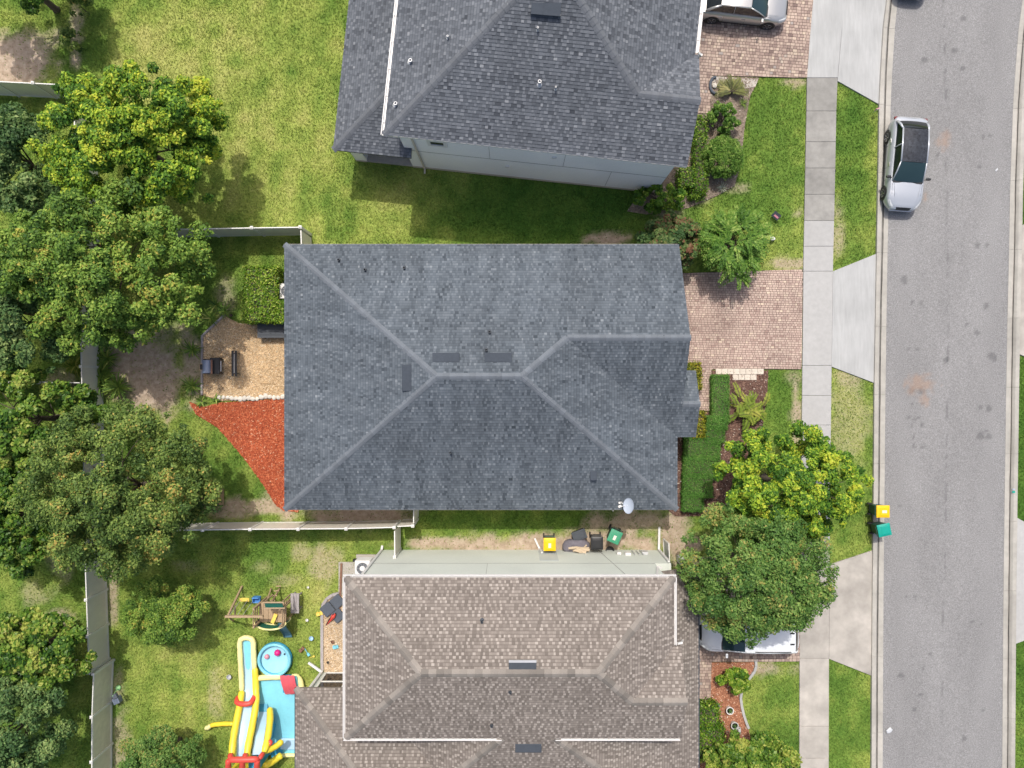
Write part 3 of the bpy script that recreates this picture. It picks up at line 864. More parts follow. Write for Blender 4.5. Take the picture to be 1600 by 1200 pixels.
PP = [V3(xe + .02, ye, he), V3(xp, ye, he), V3(xp, 2 * ye - yv, Ee), V3(xe + .02, 2 * ye - yv, Ee)]
def sag_tone(d, x, y, alt):
    return min(1, max(0, d.gauss(.58 if alt else .43, .12) + .06 * math.sin(x * 5.1 + 1.7 * math.sin(y * .9))))
rf2 = make_roof(h2, [PN, PW, PS, PE, PG, PP], 'slab_dark', 'shingle_slate', seed=5, tone_fn=sag_tone, lift=.022, wlo=.08, whi=.20, band=.62)
for a, b, dr in ((NWc, R0, .33), (SWc, R0, .33), (SEc, R1, .33), (R0, R1, .46), (G0, R1, .3), (G0, G1, .46), (V3(xe + .1, ye, he), V3(xp, ye, he), .46)):
    caps(rf2, a, b, dr, 'cap_slate')
wl = MB()
wl.prism([(xw + .42, yn - .42), (xe - .1, yn - .42), (xe - .1, ysd + .42), (xw + .42, ysd + .42)][::-1], -.05, 2.58)
wl.add([(xe - .1, yn - .45, 2.57), (xe - .1, yv + .2, 2.57), (xe - .1, yg, hg - .14)], [(0, 1, 2)])
for yy in (yv + .3, 2 * ye - yv - .3): wl.box((xp - .25, yy, 1.28), (.35, .35, 2.6))
wl.box((xp - .25, ye, 2.45), (.3, 2.6, .22))
wl.build('wall', 'stucco_tan', h2)
MB().box((xe - .085, 4.4, 1.1), (.04, 4.6, 2.2)).build('garage_door', 'white', h2)
MB().box((xe - .085, ye, 1.05), (.05, 1.0, 2.1)).build('front_door', 'wood_brown', h2)
def slope_n(y): return Ee + SL * (yn - y)
def slope_s(y): return Ee + SL * (y - ysd)
def slope_w(x): return Ee + (hr - Ee) * (x - xw) / (xr0 - xw)
def on(px, py, zf):
    z = 4.0
    for _ in range(12): p = W(px, py, z); z = zf(p)
    return W(px, py, z)
for x0, x1, y0, y1 in ((676, 718, 553, 566), (757, 800, 553, 566)):
    c = [on(x, y, lambda p: slope_n(p.y)) for x, y in ((x0, y1), (x1, y1), (x1, y0), (x0, y0))]
    ridge_box(h2, c)
c = [on(x, y, lambda p: slope_w(p.x)) for x, y in ((643, 611), (643, 570), (630, 570), (630, 611))]
ridge_box(h2, c)
for px, py in ((530, 407), (571, 422), (632, 419), (765, 519), (760, 547)):
    p = on(px, py, lambda p: slope_n(p.y)); vent_pipe(h2, p.x, p.y, p.z, .06, .26, 'vent_dark')
p = on(704, 707, lambda p: slope_s(p.y)); vent_pipe(h2, p.x, p.y, p.z, .05, .3, 'vent_dark')
p = on(927, 742, lambda p: slope_s(p.y)); ridge_box(h2, [p + Vector((-.16, .2, .1)), p + Vector((.16, .2, .1)), p + Vector((.16, -.15, -.07)), p + Vector((-.16, -.15, -.07))], 'vent_grey', 'exhaust_vent', .22)
MB().bar(V3(xw, ysd - .012, Ee - .07), V3(xe, ysd - .012, Ee - .07), .02, .12).build('fascia', 'stucco_tan', h2)
MB().bar(V3(xw, yn + .012, Ee - .07), V3(xe, yn + .012, Ee - .07), .02, .12).build('fascia', 'stucco_tan', h2)
# satellite dish on the south eave
dsh = thing('satellite_dish', 'grey oval satellite dish on the lower edge of the slate roof', 'satellite dish')
p = on(968, 786, lambda p: slope_s(p.y)); dsh.location = p
mb = MB(); mb.tube([p + V3(.05, .04, -.02), p + V3(.1, .03, .35), p + V3(.3, .0, .62)], .03, 8); mb.box(p + V3(.04, .04, 0.03), (.18, .14, .03))
mb.build('mast', 'white', dsh)
dc = p + V3(.36, -.02, .68); dn = Vector((-.62, .12, .78)).normalized(); du = dn.cross(Vector((0, 1, 0))).normalized(); dv = dn.cross(du)
rows = []
for r_ in (0, .12, .22, .30, .34, .335):
    k = .22 * r_ * r_ / .34 if r_ != .335 else .10
    rows.append([dc + du * (math.cos(a) * r_ * .86) + dv * (math.sin(a) * r_ * 1.12) + dn * (k - (.02 if r_ == .335 else 0)) for a in np.linspace(0, 2 * math.pi, 25)])
MB().grid(rows).build('reflector', 'dish', dsh, smooth=True)
mb = MB(); tip = p + V3(-.12, .0, .92); mb.tube([dc + du * .0 - dv * .0 + dn * -.02 + V3(-.1, -.05, -.2), tip], .018, 6)
mb.build('feed_arm', 'white', dsh)
MB().box(tip, (.16, .10, .1), .4).build('receiver', 'white', dsh, bevel=.01)
hook = MB(); q = W(958, 797, 2.55); hook.tube([q, q + V3(0, -.05, -.02), q + V3(0, -.06, -.25)], .02, 6); hook.build('cable_hook', 'white', h2)

# ================================================================ house 1: grey two storey house, turned about six degrees
SW1 = Vector((-5.70, 11.12, 0)); u1 = Vector((.9944, -.1056, 0)); n1 = Vector((.1056, .9944, 0)); A1 = math.atan2(u1.y, u1.x)
def L1(u, n, z=0.): return SW1 + u1 * u + n1 * n + Vector((0, 0, z))
h1 = thing('house', 'two storey grey house with dark grey hip roof and white side gutters', 'house', L1(6.7, 6, 0))
E1 = 5.95; ND = 19.0
ap = L1(6.7, 6.7, E1 + SL * 6.7); ap2 = L1(6.7, ND - 6.7, E1 + SL * 6.7)
gs = L1(10.9, 2.5, E1 + SL * 2.5); gp = L1(13.58, 2.5, E1 + SL * 2.5)
P1 = [[L1(0, 0, E1), ap, gs, gp, L1(13.58, 0, E1)],
      [L1(0, 0, E1), L1(0, ND, E1), ap2, ap],
      [ap, ap2, L1(13.4, ND, E1), L1(13.4, 5.0, E1), gs],
      [gs, L1(13.4, 5.0, E1), L1(13.58, 5.0, E1), gp],
      [L1(0, ND, E1), L1(13.4, ND, E1), ap2]]
rf1 = make_roof(h1, P1, 'slab_dark', 'shingle_grey', seed=8, wlo=.12, whi=.28, lift=.024, band=.5)
for a, b, dr in ((L1(0, 0, E1), ap, .33), (gs, ap, .33), (gs, gp, .46), (ap, ap2, .46)):
    caps(rf1, a, b, dr, 'cap_grey', half=.17)
El = 2.9
tl = 3.45; zt = El + SL * tl
P1b = [[L1(-3.05, 0, El), L1(.4, tl, zt), L1(.4, ND - tl, zt), L1(-3.05, ND, El)],
       [L1(-3.05, 0, El), L1(.78, 0, El), L1(.78, .42, El + SL * .42), L1(.4, .42, El + SL * .42), L1(.4, tl, zt)]]
rf1b = make_roof(h1, P1b, 'slab_dark', 'shingle_grey', seed=9, wlo=.12, whi=.28, lift=.024, band=.5, name='lower_roof')
caps(rf1b, L1(-3.05, 0, El), L1(.4, tl, zt), .33, 'cap_grey', half=.17)
wl = MB()
wl.prism([L1(.42, .42), L1(13.3, .42), L1(13.3, ND - .4), L1(.42, ND - .4)], -.05, E1 - .12)
wl.add([L1(13.3, .45, E1 - .125), L1(13.3, 4.6, E1 - .125), L1(13.3, 2.5, E1 + SL * 2.5 - .16)], [(0, 1, 2)])
wl.prism([L1(-2.6, .42), L1(-2.0, .42), L1(-2.0, 1.0), L1(-2.6, 1.0)], -.05, El - .12)
wl.prism([L1(-2.6, 3.2), L1(.43, 3.2), L1(.43, ND - .5), L1(-2.6, ND - .5)], -.05, El - .12)
wl.prism([L1(-1.995, .44), L1(.4, .44), L1(.4, .64), L1(-1.995, .64)], El - .26, El - .13)
wl.prism([L1(-2.58, 1.005), L1(-2.3, 1.005), L1(-2.3, 3.19), L1(-2.58, 3.19)], -.05, El - .12)
wl.build('wall', 'stucco_grey', h1)
wl = MB(); wl.prism([L1(-1.99, .43), L1(.41, .43), L1(.41, 3.19), L1(-1.99, 3.19)], -.06, .11); wl.build('porch_floor', 'concrete_pad', h1)
mb = MB()                                                     # thin stucco control joints on the side wall
f = lambda u, z: L1(u, .412, z)
mb.bar(f(.45, 2.75), f(13.28, 2.75), .012, .014)
for u_, a, b in ((4.6, 2.78, 5.8), (8.2, 2.78, 5.8), (10.6, .1, 2.72)): mb.bar(f(u_, a), f(u_, b), .012, .012)
mb.build('control_joint', 'joint', h1)
mb = MB(); mb.bar(L1(.43, .405, .09), L1(13.29, .405, .09), .02, .22); mb.bar(L1(-2.58, .405, .12), L1(-2.02, .405, .12), .02, .16); mb.build('base_band', 'stucco_tan', h1)
mb = MB(); mb.bar(L1(0, -.012, E1 - .07), L1(13.56, -.012, E1 - .07), .02, .13); mb.build('fascia', 'gutter', h1)
wb = L1(2.16, .40, 4.35)
w_ = MB().box(wb, (.62, .05, .42), A1).build('window', 'glass_dark', h1)
mb = MB()
for du_, dz_, sx, sz in ((0, .3, .92, .17), (0, -.3, .92, .17), (-.385, 0, .15, .43), (.385, 0, .15, .43)):
    mb.box(wb + u1 * du_ + Vector((0, 0, dz_)) - n1 * .02, (sx, .08, sz), A1)
mb.build('window_trim', 'gutter', w_)
for px, py in ((785, 263), (866, 265)):
    t = (785 - 600) / 480; 
pv = L1(5.45, .40, 1.85); MB().box(pv, (.2, .1, .2), A1).build('wall_vent', 'gutter', h1, bevel=.01)
pv = L1(7.7, .40, 4.0); MB().box(pv, (.22, .08, .16), A1).build('wall_vent', 'gutter', h1, bevel=.01)
gutter(h1, L1(-.005, -.02), L1(-.005, ND), E1 + .0, out=(-u1.x, -u1.y), w=.15, step=1.2)
gutter(h1, L1(13.405, 5.12), L1(13.405, ND), E1, out=(u1.x, u1.y), w=.16, step=1.2)
downspout(h1, [L1(.9, .33, 5.75), L1(1.02, .33, 5.4), L1(1.08, .33, .2), L1(1.08, .12, .06)], 'stucco_tan')
downspout(h1, [L1(13.5, 5.2, E1 - .12), L1(13.75, 5.15, E1 - .3), L1(13.5, 5.1, E1 - .8), L1(13.5, 5.1, .1)], 'gutter')
s1 = lambda p: E1 + SL * (p - SW1).dot(n1)
w1 = lambda p: E1 + SL * (p - SW1).dot(u1)
for px, py, r_, fn in ((843, 130, .075, s1), (868, 139, .04, s1), (840, 47, .04, s1), (642, 97, .075, w1), (619, 164, .075, w1), (700, 60, .04, w1)):
    q = on(px, py, lambda p: fn(Vector((p.x, p.y, 0)))); vent_pipe(h1, q.x, q.y, q.z, r_, .3 if r_ < .05 else .26, 'lead')
c = [on(x, y, lambda p: s1(Vector((p.x, p.y, 0)))) for x, y in ((831, 4), (877, 4), (876, 26), (829, 22))]
ridge_box(h1, c, h=.2)
MB().bar(c[3] + Vector((0, -.03, .14)), c[2] + Vector((0, -.03, .14)), .03, .04).build('vent_lip', 'lead', h1)
MB().box(L1(13.31, 9, 1.1), (.05, 5, 2.2), A1).build('garage_door', 'white', h1)

# ================================================================ house 3: brown roof at the bottom
h3 = thing('house', 'two storey pale green house with brown shingle roof and white gutters', 'house', (0, -12.5, 0))
E3 = 5.95; x0, x1_, y0_, y1_ = -7.42, 7.22, -15.78, -8.62
yr3 = (y0_ + y1_) / 2; h3r = E3 + SL * (y1_ - yr3); run = y1_ - yr3
ra = V3(x0 + run, yr3, h3r); rb = V3(x1_ - run, yr3, h3r)
yg3 = -13.74; hg3 = E3 + SL * (yg3 - y0_); rg3 = yg3 - y0_
ga = V3(x1_ - rg3, yg3, hg3); gb = V3(7.55, yg3, hg3)
gyn = yg3 + rg3
P3 = [[V3(x0, y1_, E3), V3(x1_, y1_, E3), rb, ra],
      [V3(x0, y1_, E3), ra, V3(x0, y0_, E3)],
      [V3(x0, y0_, E3), ra, rb, ga, gb, V3(7.55, y0_, E3)],
      [V3(x1_, y1_, E3), V3(x1_, gyn, E3), ga, rb],
      [ga, V3(x1_, gyn, E3), V3(7.55, gyn, E3), gb]]
def brown_tone(d, x, y, alt):
    return min(1, max(0, (d.choice((.5, .66, .75, .85, .95)) if alt else d.choice((.2, .3, .4, .5, .6))) + d.uniform(-.05, .05)))
kw = dict(wlo=.10, whi=.20, lift=.018, tone_fn=brown_tone, band=.35)
rf3 = make_roof(h3, P3, 'slab_brown', 'shingle_brown', seed=12, **kw)
for a, b, dr in ((V3(x0, y1_, E3), ra, .33), (V3(x1_, y1_, E3), rb, .33), (V3(x0, y0_, E3), ra, .33), (ga, rb, .33), (ra, rb, .46), (ga, gb, .46)):
    caps(rf3, a, b, dr, 'cap_brown', step=.33, half=.17, lift=.035)
YC = -19.3
El3 = 2.9
xa3, ya3 = -10.57, -14.85
def zN(y): return El3 + SL * (ya3 - y)
def zWp(x): return 6.17 + SL * x
hp = V3(xa3 + (ya3 - YC), YC, El3 + SL * (ya3 - YC))
vy = -18.55; vx = -3.11
cw = y0_ + .35
sE = (5.95 - El3) / (9.1 - 1.94)
def zE(x): return El3 + sE * (9.1 - x)
def zS(y): return 5.95 + SL * (y - y0_)
ysv3 = y0_ + .12
# hips of the middle lean-to slope
hwx = lambda y: y + 15.32
heq = lambda y: (zS(y) - El3) / sE
hE = lambda y: 9.1 - (zS(y) - El3) / sE
yb = -18.4
P3b = [[V3(xa3, ya3, El3), hp, V3(xa3, YC, El3)],
       [V3(xa3, ya3, El3), V3(-7.0, ya3, El3), V3(-7.0, cw, zN(cw)), V3(-21.66 - cw, cw, zN(cw)), V3(-21.66 - YC, YC, zN(YC)), hp],
       [V3(-21.66 - cw, cw, zWp(-21.66 - cw)), V3(-.46, cw, zWp(-.46)), V3(-.46, y0_ + .02, zWp(-.46)), V3(hwx(yb) , yb, zWp(hwx(yb))), V3(-21.66 - yb, yb, zWp(-21.66 - yb))],
       [V3(-.46, ysv3 - .14, zS(ysv3 - .14)), V3(1.94, ysv3 - .14, zS(ysv3 - .14)), V3(hE(yb), yb, zS(yb)), V3(hwx(yb), yb, zS(yb))],
       [V3(1.94, cw, zE(1.94)), V3(9.1, cw, El3), V3(9.1, YC, El3), V3(hE(yb), YC, zE(hE(yb))), V3(hE(yb), yb, zE(hE(yb))), V3(1.94, y0_ + .02, zE(1.94))],
       [V3(7.0, -8.95, zE(7.0)), V3(7.0, cw, zE(7.0)), V3(9.1, cw, El3), V3(9.1, -8.95, El3)]]
rf3b = make_roof(h3, P3b, 'slab_brown', 'shingle_brown', seed=13, name='lower_roof', **kw)
for a, b, dr in ((V3(xa3, ya3, El3), hp, .33), (V3(hwx(yb), yb, zS(yb)), V3(-.46, ysv3 - .14, zS(ysv3 - .14)), .33), (V3(hE(yb), yb, zS(yb)), V3(1.94, ysv3 - .14, zS(ysv3 - .14)), .33)):
    caps(rf3b, a, b, dr, 'cap_brown', step=.33, half=.17, lift=.035)
wl = MB()
wl.prism([(-6.9, -8.78), (-6.9, -15.45), (7.0, -15.45), (7.0, -8.78)], -.05, E3 - .12)
wl.prism([(7.005, -8.8), (7.005, -19.2), (7.8, -19.2), (7.8, -8.8)], -.05, El3 - .12)
wl.prism([(-10.15, -15.25), (-10.15, -19.2), (-6.91, -19.2), (-6.91, -15.25)], -.05, El3 - .14)
wl.prism([(-6.9, -15.46), (-6.9, -19.15), (7.0, -19.15), (7.0, -15.46)], -.05, El3 - .15)
wl.add([(7.0, gyn - .1, E3 - .13), (7.0, y0_ + .2, E3 - .13), (7.0, yg3, hg3 - .15)], [(0, 1, 2)])
for yy in (-9.2, -12.5, -15.8): wl.box((8.85, yy, 1.35), (.3, .3, 2.75))
wl.build('wall', 'stucco_green', h3)
mb = MB(); mb.bar((-6.88, -8.772, 2.85), (6.98, -8.772, 2.85), .012, .02); mb.bar((4.55, -8.772, .1), (5.35, -8.772, 5.8), .012, .02)
mb.bar((-1.2, -8.772, 2.87), (-1.2, -8.772, 5.8), .012, .012); mb.build('control_joint', 'joint', h3)
MB().box((1.85, -8.777, 1.25), (.95, .012, 2.2)).build('wall_patch', 'stucco_patch', h3)
gutter(h3, (x0 - .1, y1_ + .005), (x1_ + .1, y1_ + .005), E3, out=(0, 1), w=.115, step=.85)
gutter(h3, (x0 - .005, y1_), (x0 - .005, y0_), E3, out=(-1, 0), w=.115, step=1.7)
gutter(h3, (x0 - .1, y0_ - .005), (-.46, y0_ - .005), E3, out=(0, -1), w=.115, step=.9)
gutter(h3, (1.94, y0_ - .005), (7.5, y0_ - .005), E3, out=(0, -1), w=.115, step=.9)
gutter(h3, (x1_ + .005, y1_), (x1_ + .005, gyn + .05), E3, out=(1, 0), w=.115, step=.9)
MB().bar((9.11, -8.95, El3 - .05), (9.11, -19.3, El3 - .05), .1, .12).build('eave_trim', 'vent_grey', h3)
MB().bar((xa3 - .01, ya3, El3 - .05), (xa3 - .01, -19.3, El3 - .05), .08, .12).build('eave_trim', 'vent_grey', h3)
downspout(h3, [V3(-7.1, -8.55, 5.8), V3(-6.85, -8.72, 5.4), V3(-6.85, -8.72, .25), V3(-6.85, -8.55, .1)], w=.11)
downspout(h3, [V3(7.72, -8.73, 2.65), V3(7.74, -8.73, .15), V3(7.78, -7.55, .06)], w=.11)
downspout(h3, [V3(6.55, -8.7, 5.78), V3(6.6, -8.72, 5.3), V3(6.95, -8.74, 3.7), V3(7.15, -8.8, 3.62)], w=.10)
downspout(h3, [V3(7.4, gyn + .1, E3 - .1), V3(7.6, gyn + .1, E3 - .2), V3(7.75, gyn + .05, E3 - .6)], w=.09)
downspout(h3, [V3(-10.08, -15.12, 2.7), V3(-10.02, -15.16, .2), V3(-10.75, -14.72, .06)], w=.12)
downspout(h3, [V3(1.55, -8.71, .9), V3(1.45, -8.68, .18), V3(1.2, -8.15, .07)], w=.09)
wn_ = MB().box((-8.5, -15.22, 1.35), (2.5, .06, 2.1)).build('lanai_screen', 'glass_dark', h3)
mb = MB()
for xx in (-9.76, -8.5, -7.25): mb.box((xx, -15.19, 1.35), (.07, .08, 2.25))
for zz in (.25, 1.35, 2.43): mb.box((-8.5, -15.188, zz), (2.6, .075, .07))
mb.build('screen_frame', 'white', wn_)
zn3 = lambda p: E3 + SL * (y1_ - p.y)
zs3 = lambda p: E3 + SL * (p.y - y0_)
for px, py, fn in ((753, 970, zn3), (797, 1080, zs3), (768, 1132, zs3), (1060, 1090, zs3)):
    q = on(px, py, fn)
    if px < 1000: vent_pipe(h3, q.x, q.y, q.z, .06, .24, 'vent_dark')
c = [on(x, y, zn3) for x, y in ((795, 1046), (838, 1046), (838, 1032), (795, 1032))]
rv = ridge_box(h3, c, 'vent_dark', h=.2)
MB().bar(c[3] + Vector((0, .03, .16)), c[2] + Vector((0, .03, .16)), .10, .05).build('vent_lip', 'lead', rv)
c = [on(x, y, lambda p: zS(p.y)) for x, y in ((805, 1162), (846, 1162), (846, 1171), (805, 1171))]
rv = ridge_box(h3, c, 'vent_dark', h=.16)
MB().bar(c[3] + Vector((0, -.02, .10)), c[2] + Vector((0, -.02, .10)), .03, .05).build('vent_lip', 'lead', rv)

FOOT = [[(xw + .3, yn - .3), (xe, yn - .3), (xe, ysd + .3), (xw + .3, ysd + .3)],
        [(p.x, p.y) for p in (L1(-2.6, .42), L1(13.3, .42), L1(13.3, 18), L1(-2.6, 18))],
        [(-6.9, -8.78), (7.8, -8.78), (7.8, -20), (-10.1, -20), (-10.1, -15.25), (-6.9, -15.25)]]

# ================================================================ vinyl privacy fences
FH = 1.83
def fence(pts, label, sp=1.83, post_ends=(1, 1), m_='fence'):
    """pts: ground points of the run; posts with caps, panels of upright boards between two rails"""
    pts = [Vector((p[0], p[1], 0)) for p in pts]
    root = thing('vinyl_fence', label, 'fence', pts[0])
    post_me = None; panel_me = {}
    for si, (a, b) in enumerate(zip(pts[:-1], pts[1:])):
        d = b - a; L = d.length; n = max(1, int(round(L / sp))); st = L / n; dn = d.normalized(); ang = math.atan2(dn.y, dn.x)
        for k in range(n + 1):
            if (k == 0 and (si > 0 or not post_ends[0])) or (k == n and si == len(pts) - 2 and not post_ends[1]): continue
            p = a + dn * st * k
            if post_me is None:
                mb = MB(); mb.box((0, 0, .92), (.12, .12, 1.9)); mb.box((0, 0, 1.885), (.155, .155, .035)); mb.box((0, 0, 1.925), (.13, .13, .045), top=.25)
                o = mb.build('post', 'white'); post_me = o.data
            else:
                o = bpy.data.objects.new('post', post_me); C.objects.link(o)
            o.parent = root; o.location = p - pts[0]; o.rotation_euler = (0, 0, ang)
        key = round(st, 3)
        for k in range(n):
            p = a + dn * st * (k + .5)
            if key not in panel_me:
                mb = MB(); w = st - .12
                nb = 11; bw = w / nb
                for q in range(nb):
                    mb.box((-w / 2 + bw * (q + .5), 0, .92), (bw - .006, .022, 1.62)); 
                mb.box((0, 0, .92), (w, .012, 1.6))
                o = mb.build('panel', m_)
                rme = MB().box((0, 0, 1.78), (w, .05, .10)).build('top_rail', 'white', o).data; rm2 = MB().box((0, 0, .1), (w, .05, .14)).build('bottom_rail', 'white', o).data
                panel_me[key] = (o.data, rme, rm2)
            else:
                o = bpy.data.objects.new('panel', panel_me[key][0]); C.objects.link(o)
                r_ = bpy.data.objects.new('top_rail', panel_me[key][1]); C.objects.link(r_); r_.parent = o; r_ = bpy.data.objects.new('bottom_rail', panel_me[key][2]); C.objects.link(r_); r_.parent = o
            o.parent = root; o.location = p - pts[0]; o.rotation_euler = (0, 0, ang)
    return root
FT = lambda x, y: W2(x, y, FH)
fence([FT(113, 136), FT(120, 260), FT(125, 505), FT(129, 640), FT(133, 880), FT(139, 1051)], 'long almond vinyl fence along the back of the yards')
fence([FT(146, 1053), FT(143.5, 1120), FT(143, 1330)], 'almond vinyl fence behind the water slide yard', sp=2.44, m_='fence_stain')
fence([FT(-70, 124), FT(113, 133)], 'vinyl fence at the edge of the open lawn behind the yellow green tree', post_ends=(1, 0))
fence([FT(-70, 597), FT(126, 598)], 'vinyl fence between the two neighbouring back yards', post_ends=(1, 0))
fence([FT(-70, 1059), FT(137, 1053)], 'vinyl fence meeting the long fence where it steps', post_ends=(1, 0))
fence([FT(250, 358.5), FT(318.5, 357.5), FT(393.5, 356), FT(469.5, 355)], 'vinyl fence at the foot of the open lawn, joining the slate roofed house', sp=2.44)
fence([FT(470, 358), FT(471, 390)], 'short vinyl gate panel under the corner of the slate roof', sp=1.4, post_ends=(0, 1))
fence([FT(245, 829.5), FT(317, 828), FT(391, 827), FT(466, 826.5), FT(541, 826), FT(616, 824)], 'sunlit vinyl fence between the red mulch yard and the swing set yard', sp=2.44)
fence([FT(619, 822.5), FT(645, 821.5)], 'short vinyl fence return beside the slate roof', sp=1.4, post_ends=(0, 1))
fence([FT(646, 819), FT(646.5, 786)], 'vinyl gate reaching under the slate roof eave', sp=1.4, post_ends=(0, 1))
fence([FT(616.5, 828), FT(616.8, 870)], 'vinyl fence closing the gap to the pale green wall', sp=1.5, post_ends=(0, 1))
# ---------------------------------------------------------------- grass
M['grass'] = leaf_mat('grass_blade', LAWN_RAMP, trans=.25, rough=.6, spec=.2)
def make_grass():
    rg = np.random.default_rng(5)
    n = 640000
    x = rg.uniform(-27.8, 27.8, n); y = rg.uniform(-21, 21, n)
    keep = np.ones(n, bool)
    for p in EXCL + FOOT: keep &= ~in_poly(x, y, p)
    a = line_x(A_ref, y); f = line_x(F_ref, y)
    keep &= ~((x > a - .01) & (x < f + .01))
    l = line_x(L_ref, y); s = line_x(S_ref, y)
    keep &= ~((x > l + .0) & (x < s - .0))
    x = x[keep]; y = y[keep]
    b = bare_field(x, y)
    k = rg.random(len(x)) > b * .93
    x = x[k]; y = y[k]; n = len(x)
    t = tone_field(x, y)
    clump = fbm(x, y, 3.2)
    t = np.clip(t + rg.normal(0, .13, n) + (clump - .5) * .25, 0, 1)
    th = rg.uniform(0, 2 * np.pi, n)
    ln = rg.uniform(.05, .13, n) * (.7 + .6 * clump); w = rg.uniform(.012, .026, n)
    lean = rg.uniform(.35, .95, n)
    d = np.stack([np.cos(th), np.sin(th), np.zeros(n)], 1); sd = np.stack([-np.sin(th), np.cos(th), np.zeros(n)], 1)
    base = np.stack([x, y, np.full(n, -.04)], 1)
    tip = base + d * (ln * lean)[:, None]; tip[:, 2] += .03 + ln * np.sqrt(1 - (lean * .9) ** 2)
    tri = np.stack([base - sd * w[:, None], base + sd * w[:, None], tip], 1).reshape(-1, 3)
    o = np_mesh('grass', tri, 3, 'grass', tone=t, kind='stuff')
    o['label'] = 'short lawn grass, part green and part straw yellow'
make_grass()

# ---------------------------------------------------------------- foliage
def leaves(cent, nrm, size, rg, aspect=.55, tone=None):
    """quads: pointed leaf blades about the given centres"""
    n = len(cent)
    nrm = nrm / (np.linalg.norm(nrm, axis=1)[:, None] + 1e-9)
    r = rg.normal(0, 1, (n, 3)); u = np.cross(nrm, r); u /= (np.linalg.norm(u, axis=1)[:, None] + 1e-9)
    v = np.cross(nrm, u)
    l = size * rg.uniform(.75, 1.25, n)[:, None]; w = l * aspect
    q = np.stack([cent - u * l * .5, cent + v * w * .5 + u * l * .05, cent + u * l * .5 + nrm * l * -.12, cent - v * w * .5 + u * l * .05], 1)
    return q.reshape(-1, 3)
def crown_points(c, rx, ry, rz, nclump, rclump, nleaf, rg, low=-.55, ragged=.25, fill=.35):
    """clump centres through an uneven ellipsoid, leaves spread about each clump"""
    seedn = VN(int(rg.integers(1e6)))
    d = rg.normal(0, 1, (nclump * 3, 3)); d /= np.linalg.norm(d, axis=1)[:, None]
    k = rg.random(len(d)) < .13; d[k, :2] *= .45 * rg.random(k.sum())[:, None] + .1; d[k, 2] = np.abs(d[k, 2]) + .35
    d /= np.linalg.norm(d, axis=1)[:, None]
    d = d[d[:, 2] > low][:nclump]
    az = np.arctan2(d[:, 1], d[:, 0])
    rag = 1 - ragged + 2 * ragged * (seedn(np.cos(az) * 2.2, np.sin(az) * 2.2 + d[:, 2], 1.3) * .6 + rg.random(len(d)) * .4)
    rad = rag * (1 - fill * rg.random(len(d)) ** 1.5)
    rad = np.minimum(rad, 1.08)
    cc = d * rad[:, None] * np.array([rx, ry, rz]) + np.array(c)
    rc = rclump * rg.uniform(.4, 1.3, len(cc))
    k = rg.random(len(cc)) < .2; cc[k] = np.array(c) + (cc[k] - np.array(c)) * 1.05; rc[k] *= .7
    wts = rc ** 2; idx = rg.choice(len(cc), nleaf, p=wts / wts.sum())
    e = rg.normal(0, 1, (nleaf, 3)); e /= np.linalg.norm(e, axis=1)[:, None]
    rr = rc[idx] * rg.random(nleaf) ** .45
    off = e * rr[:, None] * np.array([1, 1, .75])
    pts = cc[idx] + off
    nrm = e * .6 + np.array([0, 0, .75]) + rg.normal(0, .45, (nleaf, 3))
    return cc, idx, e, pts, nrm
def tree(name, label, px, py, hc, rx, ry, rz, nleaf, leaf, m_, seed, nclump=70, rclump=.6, bark='bark', cat='tree', trunk=.16, aspect=.55,
         tips=0., spread=.3, low=-.55, ragged=.25, group=None, branchy=9, base_tone=.5, fill=.35, dxy=(0, 0)):
    rg = np.random.default_rng(seed)
    c = W(px, py, hc)
    root = thing(name, label, cat, (c.x + dxy[0], c.y + dxy[1], 0), group=group)
    nleaf = int(nleaf * (3.7 if nclump >= 40 else 1.9)); leaf *= .78 if nclump >= 40 else 1; fill += .05; rx *= 1.06; ry *= 1.06; rclump *= .78; spread *= 1.12
    cc, idx, e, pts, nrm = crown_points((c.x, c.y, hc), rx, ry, rz, int(nclump * 2.4), rclump, nleaf, rg, low, ragged, fill)
    keep = pts[:, 2] > .08
    pts, nrm, idx, e = pts[keep], nrm[keep], idx[keep], e[keep]
    ct = rg.normal(0, spread * .55, len(cc))
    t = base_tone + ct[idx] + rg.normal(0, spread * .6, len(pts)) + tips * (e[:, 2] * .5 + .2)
    q = leaves(pts, nrm, leaf * rg.choice([.7, .9, 1.0, 1.2, 1.5], len(pts))[:, None], rg, aspect)
    np_mesh('crown', q, 4, m_, root, np.clip(t, 0, 1))
    mb = MB()
    bx, by = c.x + dxy[0], c.y + dxy[1]
    top = max(.25, hc - rz * .55)
    mid = Vector((bx * .5 + c.x * .5 + .08, by * .5 + c.y * .5 - .06, top * .55))
    fork = Vector((c.x, c.y, top))
    mb.tube([(bx, by, -.08), (bx, by, .12), mid, fork], [trunk * 1.5, trunk * 1.1, trunk * .9, trunk * .75], 8)
    order = rg.permutation(len(cc))[:branchy]
    for k in order:
        e_ = fork.lerp(Vector(cc[k]), .8); m1 = fork.lerp(e_, .45) + Vector((0, 0, .12 * rz))
        mb.tube([fork - Vector((0, 0, .1)), m1, e_], [trunk * .38, trunk * .2, trunk * .06], 5)
        for q_ in range(2):
            k2 = int(rg.integers(len(cc))); e2 = Vector(cc[k2])
            if (e2 - m1).length < max(rx, ry) * .9: mb.tube([m1, m1.lerp(e2, .5) + Vector((0, 0, .05)), e2], [trunk * .22, trunk * .14, trunk * .05], 4)
    mb.build('trunk', bark, root, smooth=True)
    return root
